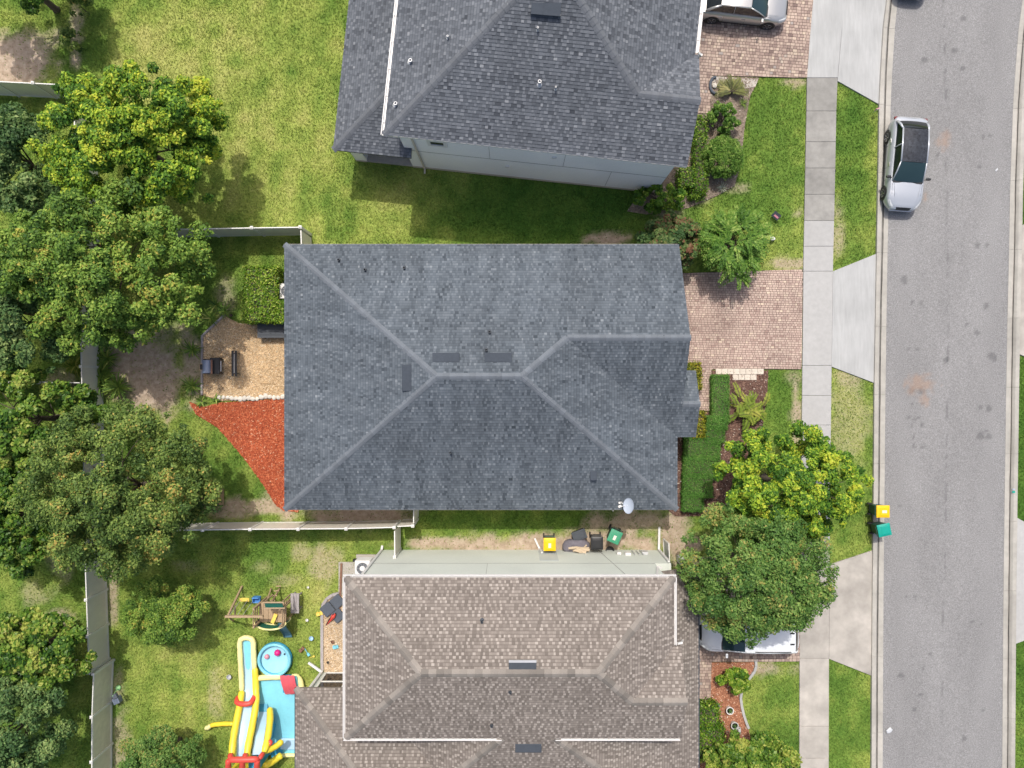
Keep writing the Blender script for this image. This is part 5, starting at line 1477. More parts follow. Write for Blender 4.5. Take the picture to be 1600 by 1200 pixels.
make_vehicle('parked_car', 'silver sedan on the brick paved drive', (c.x, c.y, .045), R(-6), 'paint_silver', L=4.75, w=.90)
c = W(1432, -75, .7)
make_vehicle('parked_car', 'dark blue car of which only the nose shows on the road', (c.x + .1, c.y + .02, .06), R(-90 - 9), 'paint_blue', L=4.6, w=.9)
c = W(1171, 990, .9)
make_vehicle('parked_van', 'white minivan half hidden under the dense oak', (c.x, c.y + .05, .045), R(180), 'paint_van', L=5.1, w=.99, roof=1.76, belt=1.06, hood=1.04, nose=.85, deck=1.06, tail=1.0, cowl=.27, rf=.10, rr=-.40, dk=-.47, van=True, rails=True, cat='van')

# ---------------------------------------------------------------- wheeled bins
def make_bin(label, px, py, rz, lid_m, body_m='bin_green', lid_open=0., sticker=True, h=1.05, name='wheeled_bin'):
    root = thing(name, label, 'trash bin')
    mb = MB(); mb.box((0, 0, .50), (.50, .46, .86)); v = mb.v
    mb.v = [(x * (1 + .22 * (z > .5)), y * (1 + .22 * (z > .5)), z) for x, y, z in v]
    mb.build('body', body_m, root, bevel=.035)
    rim = MB(); rim.box((0, 0, .945), (.66, .61, .05)); rim.build('rim', body_m, root, bevel=.015)
    rows = []
    for i in np.linspace(-1, 1, 11):
        rows.append([(i * .335, j * .315, 1.0 + .045 * (1 - i ** 4) * (1 - j ** 4)) for j in np.linspace(-1, 1, 11)])
    lid = MB().grid(rows); lid.box((0, 0, .985), (.67, .63, .035)); lid_o = lid.build('lid', lid_m, root, smooth=False, bevel=.01)
    inner = MB(); inner.box((.03, 0, 1.042), (.40, .40, .02)); inner.build('lid_panel', lid_m, lid_o, bevel=.012)
    if sticker: MB().box((.05, 0, 1.056), (.24, .14, .006)).build('sticker', 'sticker', lid_o)
    hd = MB(); hd.tube([(-.335, -.25, .97), (-.41, -.25, 1.0), (-.41, .25, 1.0), (-.335, .25, .97)], .02, 7); hd.build('handle', body_m if body_m == 'black' else 'bin_green', root)
    for s in (-1, 1):
        MB().lathe((-.27, s * .27, .13), [(0, -.03), (.13, -.03), (.13, .03), (0, .03)], 16, axis='Y').build('wheel', 'rubber', root)
    MB().tube([(-.27, -.27, .13), (-.27, .27, .13)], .012, 6).build('axle', 'black', root)
    MB().box((.2, 0, .045), (.08, .38, .09)).build('foot', body_m, root)
    c = W(px, py, h); root.location = (c.x, c.y, 0); root.rotation_euler = (0, 0, rz)
    return root
b = make_bin('green wheeled bin with yellow lid standing on the curb', 1379, 799, 0, 'lid_yellow'); b.location.z = .10
b = make_bin('green wheeled bin with teal lid standing on the curb', 1381, 828, R(12), 'lid_teal', sticker=False); b.location.z = .10
make_bin('bin with yellow lid against the pale green wall', 859, 851, R(-90), 'lid_yellow')
make_bin('black bin between the green bin and the grey bundle', 933, 849, R(-90), 'black', 'black', sticker=False)
make_bin('bin with green lid turned askew in the side yard', 961, 839, R(-114), 'lid_green')
# black tote with the lid off, bundle of cardboard, black bucket
def lump(name, label, cat, c, size, m_, seed, rz=0., flat=.5):
    rg = np.random.default_rng(seed); rows = []; vnn = VN(seed)
    for i in range(11):
        ph = -math.pi / 2 + math.pi * i / 10; r_ = []
        for j in range(17):
            th = 2 * math.pi * j / 16
            k = .82 + .36 * float(vnn(math.cos(th) * 1.6 + ph, math.sin(th) * 1.6, 1.4))
            cx = math.copysign(abs(math.cos(th)) ** .6, math.cos(th)); cy = math.copysign(abs(math.sin(th)) ** .6, math.sin(th))
            r_.append(Vector((cx * math.cos(ph) ** .7 * size[0] / 2 * k if abs(math.cos(ph)) > 1e-6 else 0, cy * max(0, math.cos(ph)) ** .7 * size[1] / 2 * k, (math.sin(ph) * .5 + .5) * size[2] * (.9 + .2 * k - .2))))
        rows.append(r_)
    rows[0] = [Vector((0, 0, 0))] * 17
    for j in range(16): pass
    for r_ in rows: r_[16] = r_[0]
    rm = Matrix.Rotation(rz, 3, 'Z')
    o = MB().grid([[rm @ p for p in r_] for r_ in rows]).build(name, m_, smooth=True)
    o.location = c
    if label: tag(o, label, cat)
    return o
c = W(905, 836, .4); t = thing('storage_tote', 'tilted black storage tote behind the grey bundle', 'tote', (c.x, c.y, 0))
mb = MB(); mb.box((c.x, c.y, .22), (.62, .42, .40), R(20), top=1.12); mb.build('tub', 'black', t, bevel=.03)
mb = MB(); mb.box((c.x, c.y, .45), (.74, .52, .05), R(20)); mb.box((c.x, c.y, .485), (.55, .34, .03), R(20)); mb.build('lid', 'vent_dark', t, bevel=.015)
c = W(901, 854, .5); t = thing('cloth_bundle', 'grey fabric bundle with cardboard strips in the side yard', 'bundle', (c.x, c.y, 0))
o = lump('cloth', None, None, (0, 0, 0), (1.35, .72, .62), 'cloth_grey', 5, R(-4)); o.parent = t
mb = MB(); rd = random.Random(4)
for k in range(12):
    a = rd.uniform(-.6, .9); x = rd.uniform(-.28, .48); y = rd.uniform(-.22, .0)
    mb.box((x, y, .56 + .025 * k), (rd.uniform(.25, .5), rd.uniform(.05, .16), .02), a)
mb.v = [(x + c.x, y + c.y, z) for x, y, z in mb.v]; mb.build('cardboard', 'cardboard', t)
c = W(953, 863, .3); t = MB().lathe((0, 0, 0), [(.14, 0), (.2, .3), (.23, .31), (.2, .29), (.14, .05), (0, .05)], 18).build('bucket', 'black'); t.location = (c.x, c.y + .1, 0); tag(t, 'small black bucket at the foot of the wall by the bins', 'bucket')
for k, (px, py, s) in enumerate(((967, 865, (.2, .12, .3)), (980, 868, (.28, .14, .34)))):
    w_ = W(px, py, 1.0); MB().box((w_.x, -8.70, 1.0 + .15 * k), s).build('utility_box', 'gutter', h3, bevel=.01)
mb = MB()
for px in (990, 997, 1003): 
    w_ = W(px, 866, 1.); mb.bar((w_.x, -8.70, .3), (w_.x + .03, -8.70, 1.3), .035, .035)
mb.box((W(1004, 868, .9).x + .1, -8.70, .9), (.3, .14, .4)); mb.build('meter_pipe', 'lead', h3)

# a leaning white screen frame beside the bins
c = W(1036, 852, .0); t = thing('leaning_screen', 'white framed screen leaning at the wall corner by the downspout', 'screen', (c.x, c.y, 0))
mb = MB(); a0 = V3(c.x + .02, c.y + .35, .02); a1 = V3(c.x + .05, c.y - .50, .02); hgt = V3(.04, -.02, 1.1)
for p, q in ((a0, a1), (a0 + hgt, a1 + hgt), (a0, a0 + hgt), (a1, a1 + hgt)): mb.bar(p, q, .05, .05)
mb.build('frame', 'white', t); MB().add([a0, a1, a1 + hgt, a0 + hgt], [(0, 1, 2, 3)]).build('mesh_panel', 'lead', t)

# ---------------------------------------------------------------- air conditioners
def ac_unit(label, x, y, s=.78, h=.82):
    t = thing('air_conditioner', label, 'air conditioner', (x, y, 0))
    MB().box((x, y, .03), (s + .22, s + .22, .1)).build('pad', 'concrete_pad', t)
    mb = MB(); mb.box((x, y, .08 + h * .48), (s * .94, s * .94, h * .94)); mb.build('coil_case', 'vent_grey', t)
    mb = MB()
    for k in range(9):
        z = .14 + k * h * .1
        for sx, sy, wx, wy in ((0, -1, s * .96, .015), (0, 1, s * .96, .015), (1, 0, .015, s * .96), (-1, 0, .015, s * .96)): mb.box((x + sx * s * .48, y + sy * s * .48, z), (wx, wy, .02))
    mb.build('louver', 'pot', t)
    MB().box((x, y, .08 + h), (s, s, .07)).build('top_panel', 'gutter', t, bevel=.03)
    MB().lathe((x, y, .118 + h), [(0, 0), (s * .37, 0), (s * .37, -.01)], 28).build('fan_opening', 'vent_grey', t)
    mb = MB()
    for r_ in np.linspace(.12, .37, 6): mb.tube([(x + math.cos(a) * r_ * s, y + math.sin(a) * r_ * s, .135 + h) for a in np.linspace(0, 2 * math.pi, 25)], .005, 4)
    for q in range(10): a = q * math.pi / 5; mb.bar((x + math.cos(a) * .1, y + math.sin(a) * .1, .134 + h), (x + math.cos(a) * .38 * s, y + math.sin(a) * .38 * s, .134 + h), .008, .008)
    mb.build('fan_guard', 'lead', t)
    MB().lathe((x, y, .13 + h), [(.14, 0), (.14, .02), (0, .025)], 16).build('motor_cap', 'gutter', t)
    return t
ac_unit('grey air conditioner half under the slate roof, inside the hedge', -11.62, 4.8)
ac_unit('air conditioner at the corner of the pale green house', -7.72, -9.52, .8)
MB().box((-8.2, -9.2, .5), (.18, .12, .28)).build('junction_box', 'black', bpy.data.objects['air_conditioner.001'])
o = MB().prism(poly([(529, 878), (600, 878), (600, 905), (545, 960), (529, 960)]), -.08, .015).build('concrete_pad', 'concrete_pad'); struct(o, 'narrow concrete strip round the air conditioner of the pale green house')

# ---------------------------------------------------------------- patio behind the slate roofed house
a = W(402, 528, .55); bq = W(452, 505, .55)
t = thing('deck_box', 'long black storage bench at the foot of the clipped hedge', 'storage bench', ((a.x + bq.x) / 2, (a.y + bq.y) / 2, 0))
cx, cy, sx, sy = (a.x + bq.x) / 2, (a.y + bq.y) / 2, bq.x - a.x, bq.y - a.y
MB().box((cx, cy, .26), (sx * .95, sy * .9, .5)).build('box', 'black', t)
for k in range(5): MB().box((cx, a.y + sy * (k + .5) / 5, .535), (sx, sy / 5 - .015, .035)).build('seat_slat', 'vent_dark', t)
c = W(327, 573, .6); t = thing('patio_grill', 'black grill with blue steel lid and brown side shelf', 'grill', (c.x, c.y, 0))
cx, cy = c.x, c.y
mb = MB(); mb.box((cx + .30, cy + .05, .48), (.52, .85, .36)); mb.build('firebox', 'black', t, bevel=.03)
rows = [[(cx - .05 + i * .24, cy + .0 + j * .33, .78 + .10 * math.sqrt(max(0, 1 - i * i)) * 1.5) for j in np.linspace(-1, 1, 7)] for i in np.linspace(-1, 1, 9)]
mb = MB().grid(rows); mb.box((cx - .05, cy, .70), (.52, .70, .16)); mb.build('lid', 'steel_blue', t, smooth=False)
MB().box((cx + .20, cy - .02, .80), (.10, .74, .05)).build('shelf', 'wood_brown', t, bevel=.008)
mb = MB()
for i in (-1, 1): mb.box((cx - .30 + i * .10, cy - .02, .86), (.035, .34, .03))
for j in (-1, 1): mb.box((cx - .30, cy - .02 + j * .155, .86), (.17, .03, .03))
mb.build('shelf_frame', 'wood', t); MB().box((cx - .30, cy - .02, .83), (.18, .28, .03)).build('tray', 'black', t)
mb = MB()
for i in (-.28, .5):
    for j in (-.33, .38): mb.box((cx + i, cy + j, .33), (.05, .05, .66))
mb.bar((cx - .28, cy - .33, .2), (cx + .5, cy - .33, .2), .04, .04); mb.bar((cx - .28, cy + .38, .2), (cx + .5, cy + .38, .2), .04, .04); mb.build('leg', 'black', t)
MB().tube([(cx + .62, cy - .25, .62), (cx + .62, cy + .3, .62)], .02, 6).build('handle', 'chrome', t)
c = W(366, 568, .5); t = thing('patio_bench', 'narrow black metal bench standing on the pebbles', 'bench', (c.x, c.y, 0)); cx, cy = c.x, c.y
for s in (-1, 1): MB().box((cx + s * .085, cy, .50), (.11, 1.35, .03)).build('seat_slat', 'black', t)
MB().box((cx, cy, .512), (.03, 1.0, .02)).build('metal_strip', 'lead', t)
for s in (-1, 1):
    mb = MB(); mb.bar((cx - .13, cy + s * .55, 0), (cx - .10, cy + s * .5, .49), .04, .04); mb.bar((cx + .13, cy + s * .55, 0), (cx + .10, cy + s * .5, .49), .04, .04); mb.bar((cx - .1, cy + s * .52, .3), (cx + .1, cy + s * .52, .3), .03, .03); mb.build('leg', 'black', t)
t = thing('stone_border', 'row of white painted stones between pebbles and red mulch', 'stones', W(400, 621))
rd = random.Random(3)
for k in range(17):
    px = 343 + k * 6.6; c = W(px, 622 - (k > 9) * 2 + rd.uniform(-1.5, 1.5)); rows = []
    s = rd.uniform(.8, 1.25)
    bm_ = bmesh.new(); bmesh.ops.create_icosphere(bm_, subdivisions=2, radius=.13 * s)
    for v in bm_.verts:
        v.co.z *= .6; v.co.x *= rd.uniform(.93, 1.07) * 1.0; v.co.y *= rd.uniform(.93, 1.07) * .85
    me = bpy.data.meshes.new('stone'); bm_.to_mesh(me); bm_.free(); me.materials.append(M['stone_white'])
    o = link('stone', me, t); o.location = Vector((c.x, c.y, .06)) - t.location; o.rotation_euler = (0, 0, rd.uniform(0, 3))
t = thing('timber_edging', 'grey timber edging round the pebble patio', 'edging', W(316, 570))
for p, q in (((352, 492), (318, 524)), ((317, 524), (316.5, 572)), ((316.5, 574), (316.5, 617))):
    a = W(*p); bq = W(*q); MB().bar((a.x, a.y, .05), (bq.x, bq.y, .05), .10, .16).build('timber', 'wood_grey', t)
c = W(346, 780, .6); t = thing('planter_box', 'open timber compost box under the large oak', 'planter', (c.x, c.y, 0)); cx, cy = c.x - .55, c.y
for dx, dy, sx, sy in ((-.42, 0, .05, .9), (.42, 0, .05, .9), (0, .43, .8, .05), (0, -.43, .8, .05)): MB().box((cx + dx, cy + dy, .35), (sx, sy, .7)).build('board', 'wood', t)
MB().box((cx, cy, .2), (.78, .8, .36)).build('soil', 'soil_dark', t)

# entry pad of pale tiles
t = thing('tile_pad', 'pale square tiles laid in a T beside the paved drive', 'paving', W(1155, 583)); tz = .05
tm = None
for r_, (n_, off) in enumerate(((8, 0), (4, 2.8))):
    for k in range(n_):
        c = W(1122.5 + (k + off) * 9.4, 580.5 + r_ * 9.0)
        if tm is None: o = MB().box((0, 0, 0), (.305, .29, .06)).build('tile', 'pad_tile', bevel=.008); tm = o.data
        else:
            o = bpy.data.objects.new('tile', tm); C.objects.link(o); b_ = o.modifiers.new('bevel', 'BEVEL'); b_.width = .008
        o.parent = t; o.location = Vector((c.x, c.y, .03)) - t.location
# curved edging of the third house's bed
t = thing('curved_edging', 'curved grey concrete garden edging in front of the brown roofed house', 'edging', W(1160, 1085))
cv = [(1180, 1032), (1180.5, 1040), (1178, 1048), (1173, 1055), (1167, 1062), (1161, 1070), (1157.5, 1080), (1156.5, 1090), (1158, 1102), (1161, 1115), (1165, 1127), (1169, 1137)]
for p, q in zip(cv[:-1], cv[1:]):
    a = W(*p); bq = W(*q); MB().bar((a.x, a.y, .05), (bq.x, bq.y, .05), .13, .16).build('edging_block', 'concrete_new', t)
for k, (px, py) in enumerate(((1140.5, 1110.5), (1148, 1134))):
    c = W(px, py, .3); t = thing('flower_pot', ('white round flower pot standing alone on orange mulch', 'grey round flower pot beside the garden figure')[k], 'flower pot', (c.x, c.y, 0))
    MB().lathe((c.x, c.y, 0), [(.13, 0), (.17, .15), (.185, .3), (.205, .31), (.205, .34), (.16, .34), (.15, .27)], 20).build('pot', 'pot' if k else 'gutter', t)
    MB().lathe((c.x, c.y, .27), [(0, .0), (.155, .0), (.155, -.02)], 16).build('soil', 'soil_dark', t)
    rg = np.random.default_rng(k); n = 60; P_ = np.stack([c.x + rg.normal(0, .05, n), c.y + rg.normal(0, .05, n), .3 + rg.random(n) * .1], 1); np_mesh('leaf', leaves(P_, rg.normal(0, .4, (n, 3)) + [0, 0, 1], .07, rg), 4, 'leaf_dark', t, rg.random(n), kind='stuff')
c = W(1155, 1141, .2); t = thing('garden_figure', 'small white bird shaped garden ornament beside the grey pot', 'ornament', (c.x, c.y, 0)); cx, cy = c.x, c.y
rows = []
mb = MB(); mb.tube([(cx - .02, cy + .18, .22), (cx, cy + .08, .2), (cx + .02, cy - .06, .2), (cx + .03, cy - .2, .26)], [.02, .09, .08, .01], 10); mb.tube([(cx - .0, cy + .12, .24), (cx - .02, cy + .2, .36), (cx - .03, cy + .27, .38)], [.04, .04, .01], 8); mb.build('body', 'pot', t, smooth=True)
MB().lathe((cx, cy, 0), [(.09, 0), (.08, .04), (.02, .05), (.02, .15)], 10).build('base', 'pot', t)
c = W(1121, 1102, .3); o = MB().add([(-.12, -.02, .0), (.12, -.02, .0), (.12, .02, .0), (-.12, .02, .0), (-.14, -.1, .32), (.14, -.1, .32), (.14, -.06, .34), (-.14, -.06, .34)], [(0, 3, 2, 1), (4, 5, 6, 7), (0, 1, 5, 4), (1, 2, 6, 5), (2, 3, 7, 6), (3, 0, 4, 7)]).build('garden_sign', 'dish'); o.location = (c.x, c.y, 0); tag(o, 'small pale blue garden sign at the hedge corner', 'garden sign')

# planting bed of the grey house: pale slab and curved black edging
o = MB().prism(poly([(1112, 119), (1184, 125), (1180, 136), (1150, 140), (1112, 134)]), -.05, .035).build('concrete_pad', 'concrete_pad'); struct(o, 'pale concrete strip at the top of the planting bed')
c = W(1117, 132, .2); t = thing('rubber_ring', 'curved black rubber edging ring with a pale stone inside', 'garden ring', (c.x, c.y, 0)); mb = MB()
pts = [(c.x + .05 + math.cos(a) * .27, c.y + math.sin(a) * .42) for a in np.linspace(math.pi * .45, math.pi * 1.6, 14)]
mb.tube([(x, y, .1) for x, y in pts], .075, 8); mb.build('ring', 'cushion', t, smooth=True)
bm_ = bmesh.new(); bmesh.ops.create_icosphere(bm_, subdivisions=2, radius=.13); me = bpy.data.meshes.new('stone'); bm_.to_mesh(me); bm_.free(); me.materials.append(M['stone_white']); o = link('stone', me, t); o.location = (.02, -.02, .08); o.scale = (1, 1.1, .7)

# small signs and litter
c = W(1213, 337, .3); t = thing('yard_sign', 'small dark yard flag with pink stripe on the front lawn', 'yard sign', (c.x, c.y, 0)); rm = Matrix.Rotation(R(-40), 4, 'Z') @ Matrix.Rotation(R(-55), 4, 'X')
mb = MB(); mb.box((0, 0, 0), (.42, .02, .32), M4=rm.to_3x3()); mb.v = [(x + c.x, y + c.y, z + .3) for x, y, z in mb.v]; mb.build('panel', 'vent_dark', t)
mb = MB(); mb.box((.03, -.014, -.03), (.26, .006, .09)); mb.v = [tuple(rm.to_3x3() @ Vector(v) + Vector((c.x, c.y, .3))) for v in mb.v]; mb.build('print', 'ball_pink', t)
mb = MB(); mb.tube([(c.x - .15, c.y + .1, 0), (c.x - .15, c.y + .12, .3)], .012, 5); mb.tube([(c.x + .13, c.y - .12, 0), (c.x + .13, c.y - .1, .3)], .012, 5); mb.build('stake', 'lead', t)
c = W(1207, 372, .3); t = thing('lawn_light', 'small white solar light beside the feathery tree', 'garden light', (c.x, c.y, 0)); mb = MB(); mb.lathe((c.x, c.y, 0), [(.015, 0), (.015, .25), (.08, .26), (.11, .3), (.03, .34), (0, .34)], 12); mb.build('lamp', 'gutter', t); MB().box((c.x + .1, c.y - .03, .12), (.16, .1, .2), .5).build('box', 'gutter', t)
c = W(1372, 170, .5); t = thing('curb_sign', 'small red and white sign on a stake at the lawn edge', 'yard sign', (c.x, c.y, 0)); MB().box((c.x - .03, c.y, .45), (.2, .03, .24), .3).build('panel', 'ball_pink', t); MB().box((c.x - .02, c.y - .02, .5), (.14, .03, .1), .3).build('panel_top', 'gutter', t); MB().tube([(c.x, c.y, 0), (c.x, c.y, .4)], .012, 5).build('stake', 'lead', t)
o = lump('plastic_bag', 'crumpled white plastic bag on the asphalt by the curb', 'litter', W(1388, 1140) + Vector((0, 0, .05)), (.34, .24, .09), 'plastic_bag', 9, .6)
o = lump('paper_scrap', 'tiny white paper scrap on the road', 'litter', W(1556, 266) + Vector((0, 0, .055)), (.2, .08, .04), 'plastic_bag', 10, .8)
o = MB().box((0, 0, 0), (.14, .1, .02)).build('road_marker', 'lid_teal'); w_ = W(1581, 768); o.location = (w_.x, w_.y, .135); tag(o, 'small teal marker painted block on the far curb', 'marker')
o = MB().box((0, 0, 0), (.14, .06, .02)).build('road_marker', 'dish'); o.location = (w_.x, w_.y + .14, .135); tag(o, 'small pale blue marker block on the far curb', 'marker')
c = W(1206, 612)
# ---------------------------------------------------------------- swing set
BZ = 2.15
pa = W(352, 963, BZ); pb = W(408, 963, BZ); pc = W(470, 945, BZ)
t = thing('swing_set', 'wooden swing set with green boat shaped fort and blue slide', 'swing set', (pb.x, pb.y, 0))
MB().bar(pa, pb + V3(.1, 0, 0), .10, .14).build('beam', 'wood', t)
for gx, gy in ((357, 970), (371, 916)):
    g = W(gx, gy); MB().bar(pa + V3(.12, 0, -.03), (g.x + .25, g.y, 0), .09, .09).build('leg', 'wood', t)
MB().bar(pa + V3(.14, .25, -.9), pa + V3(.14, -.3, -.9), .06, .09).build('brace', 'wood', t)
# fort: deck, posts, rails, curved hull, canopy
dz = 1.15
f0 = W(405, 975, dz); f1 = W(448, 945, dz)
fx0, fx1, fy0, fy1 = f0.x, f1.x, f0.y + .1, f1.y + .12
for k in range(6):
    w = (fx1 - fx0) / 6; MB().box((fx0 + w * (k + .5), (fy0 + fy1) / 2, dz), (w - .015, fy1 - fy0, .04)).build('deck_board', 'wood', t)
for x in (fx0 + .05, fx1 - .05):
    for y in (fy0 + .05, fy1 - .05): MB().box((x, y, 1.05), (.09, .09, 2.1)).build('post', 'wood', t)
hx = (fx0 + fx1) / 2
hull = [[(hx + math.cos(a) * (fx1 - fx0) * .56, fy0 + .12 + math.sin(a) * .36 - .0, z) for a in np.linspace(math.pi, 2 * math.pi, 15)] for z in (dz - .28, dz + .1, dz + .42)]
MB().grid(hull).build('hull', 'play_green', t, smooth=True)
for z, r_ in ((dz - .29, .05), (dz + .44, .045)): MB().tube([(x, y, z) for x, y, _ in hull[0]], r_, 6).build('hull_trim', 'inf_cream', t)
for k in range(3):
    z = dz + .2 + k * .28
    MB().bar((fx1 + .02, fy0, z), (fx1 + .02, fy1 + .15, z), .03, .09).build('rail', 'wood', t); MB().bar((fx0 - .02, fy0, z), (fx0 - .02, fy1, z), .03, .09).build('rail', 'wood', t)
c0 = W(414, 951, 2.3); c1 = W(442, 940, 2.3)
MB().add([(c0.x, c0.y, 2.2), (c1.x, c0.y, 2.2), (c1.x, c1.y, 2.42), (c0.x, c1.y, 2.42), (c0.x, c0.y, 2.18), (c1.x, c0.y, 2.18), (c1.x, c1.y, 2.4), (c0.x, c1.y, 2.4)], [(0, 1, 2, 3), (7, 6, 5, 4), (0, 4, 5, 1), (2, 6, 7, 3), (1, 5, 6, 2), (3, 7, 4, 0)]).build('canopy', 'play_green', t)
for y, z in ((c0.y, 2.2), (c1.y, 2.42)): MB().bar((c0.x - .08, y, z), (c1.x + .08, y, z), .06, .06).build('canopy_bar', 'wood', t)
for x in (c0.x, c1.x): 
    MB().bar((x, c0.y, dz), (x, c0.y, 2.2), .06, .06).build('post', 'wood', t); MB().bar((x, c1.y, dz), (x, c1.y, 2.42), .06, .06).build('post', 'wood', t)
g = W(431, 920)
for s in (-.25, .2): MB().bar((hx + s * .4, fy1 + .05, 2.0), (g.x + s, g.y, 0), .07, .09).build('leg', 'wood', t)
for k in range(4): MB().bar((hx - .13, fy1 + .12 + .16 * k, 1.2 - k * .3), (hx + .13, fy1 + .12 + .16 * k, 1.2 - k * .3), .05, .05).build('rung', 'wood', t)
s0 = W(441, 973, 1.05); s1 = W(451, 996, .08)
rows = []
for k in np.linspace(0, 1, 9):
    p = Vector((s0.x, s0.y, 1.08)).lerp(Vector((s1.x, s1.y, .07)), k); p.z += .10 * math.sin(k * math.pi * 2); dn = Vector((s1.x - s0.x, s1.y - s0.y, 0)).normalized(); sd = Vector((-dn.y, dn.x, 0))
    rows.append([p + sd * -.22 + V3(0, 0, .14), p + sd * -.19, p + sd * .19, p + sd * .22 + V3(0, 0, .14)])
MB().grid(rows).build('slide', 'slide_blue', t)
MB().box((hx + .1, fy0 + .22, dz + .12), (.18, .5, .06), -.4).build('spyglass', 'play_yellow', t)
def swing(x, m_, seat):
    r_ = MB()
    for s in (-.2, .2): r_.tube([(x + s, pa.y + .02, BZ - .05), (x + s * .9, pa.y + .35, .62)], .012, 5)
    o = r_.build('swing_rope', 'lead', t)
    if seat == 'flat': 
        mb = MB().grid([[(x + i * .25, pa.y + .35 + j * .09, .55 + .08 * i * i) for j in (-1, 0, 1)] for i in np.linspace(-1, 1, 7)]); mb.build('swing_seat', m_, o)
    else:
        mb = MB(); mb.box((x, pa.y + .38, .55), (.36, .32, .06)); mb.box((x, pa.y + .53, .75), (.36, .05, .4)); mb.box((x - .18, pa.y + .38, .68), (.04, .3, .2)); mb.box((x + .18, pa.y + .38, .68), (.04, .3, .2)); mb.box((x, pa.y + .24, .72), (.36, .04, .06)); mb.build('swing_seat', m_, o, bevel=.02)
swing(W(382, 950, .6).x, 'play_yellow', 'flat'); swing(W(402, 950, .6).x, 'play_blue', 'bucket')
a = W(454, 958, .62); b_ = W(467.5, 927, .62)
t = thing('weathered_bench', 'weathered grey plank bench beside the swing set fort', 'bench', ((a.x + b_.x) / 2, (a.y + b_.y) / 2, 0))
for k in range(3):
    w = (b_.x - a.x) / 3; MB().box((a.x + w * (k + .5), (a.y + b_.y) / 2, .62), (w - .012, b_.y - a.y, .05)).build('plank', 'wood_grey', t)
for y in (a.y + .15, b_.y - .15): 
    for x in (a.x + .06, b_.x - .06): MB().box((x, y, .3), (.07, .07, .6)).build('leg', 'wood_grey', t)
    MB().bar((a.x + .05, y, .55), (b_.x - .05, y, .55), .05, .08).build('crossbar', 'wood_grey', t)

# ---------------------------------------------------------------- paddling pool with balls
c = W(429, 1031, .2); t = thing('paddling_pool', 'round blue inflatable paddling pool', 'paddling pool', (c.x, c.y, 0)); rp = .82
for k, (z, r_) in enumerate(((.09, .09), (.25, .085))):
    MB().tube([(c.x + math.cos(a) * (rp - k * .015), c.y + math.sin(a) * (rp - k * .015), z) for a in np.linspace(0, 2 * math.pi, 41)], r_, 10, caps=False).build('ring', 'inf_blue' if k else 'inf_deep', t, smooth=True)
MB().lathe((c.x, c.y, .0), [(0, .12), (rp - .06, .12), (rp - .06, .0)], 36).build('water', 'pool_water', t, smooth=False)
def ball(label, px, py, h, r_, m_):
    w_ = W(px, py, h); o = MB().lathe((0, 0, 0), [(max(1e-7, math.sin(a)) * r_, -math.cos(a) * r_) for a in np.linspace(0, math.pi, 11)], 18).build('ball', m_, smooth=True)
    o.location = (w_.x, w_.y, h); tag(o, label, 'ball', 'balls in the paddling pool'); return o
ball('large magenta ball floating in the paddling pool', 433.5, 1020, .23, .17, 'ball_magenta'); ball('pale pink ball floating in the paddling pool', 417, 1026, .2, .13, 'ball_pink')
ball('small dark ball by the rim of the paddling pool', 444.5, 1022, .16, .045, 'black')

# ---------------------------------------------------------------- inflatable water slide
t = thing('water_slide', 'yellow blue and red inflatable double water slide', 'water slide', W(400, 1130))
def P(px, py, h): return W(px, py, h)
def itube(name, pts, r_, m_, n=10):
    ps = [P(*p) for p in pts]; out = []
    for i in range(len(ps) - 1):
        for k in np.linspace(0, 1, 5)[:-1]:
            p0 = ps[max(0, i - 1)]; p1 = ps[i]; p2 = ps[i + 1]; p3 = ps[min(len(ps) - 1, i + 2)]
            out.append(.5 * ((2 * p1) + (p2 - p0) * k + (2 * p0 - 5 * p1 + 4 * p2 - p3) * k * k + (3 * p1 - p0 - 3 * p2 + p3) * k ** 3))
    out.append(ps[-1]); m = len(out)
    rad = [r_ * (1 - .75 * max(0, 1 - min(i, m - 1 - i) / 1.6) ** 2) * (1 + .05 * math.sin(i * 2.1)) for i in range(m)]
    return MB().tube(out, rad, n).build(name, m_, t, smooth=True)
def sheet(name, left, right, m_, sag=.05, n=12):
    rows = []
    for i in range(n + 1):
        def at(lst):
            f = i / n * (len(lst) - 1); k = min(int(f), len(lst) - 2); return P(*lst[k]).lerp(P(*lst[k + 1]), f - k)
        a = at(left); b = at(right)
        rows.append([a.lerp(b, q) - V3(0, 0, sag * 4 * q * (1 - q)) for q in np.linspace(0, 1, 7)])
    return MB().grid(rows).build(name, m_, t, smooth=True)
# long lane: flat run-out at the top, climbing towards the tower
itube('lane_bolster', [(398, 1050, .3), (396.5, 1020, .25), (395.5, 1002, .22), (389, 997, .22), (381, 997, .22), (375, 1002, .22), (375, 1020, .25), (377, 1055, .3), (378, 1082, .35)], .14, 'inf_cream')
sheet('lane', [(378, 1001, .14), (380, 1050, .16), (381, 1085, .3), (377, 1110, .85), (371, 1150, 1.55), (369, 1190, 1.95)], [(393, 1001, .14), (395, 1050, .16), (396, 1085, .3), (393, 1110, .85), (386, 1150, 1.55), (383, 1190, 1.95)], 'inf_pale')
MB().box(P(387, 1040, .07), (.62, 2.9, .1)).build('run_out', 'inf_blue', t, bevel=.04)
itube('side_bolster', [(378, 1078, .35), (375, 1100, .75), (369, 1130, 1.35), (364, 1160, 1.9), (362, 1190, 2.3)], .175, 'inf_yellow')
itube('side_bolster', [(398, 1040, .3), (400, 1075, .4), (400, 1100, .8), (394, 1135, 1.4), (388, 1165, 1.95), (385, 1190, 2.3)], .175, 'inf_yellow')
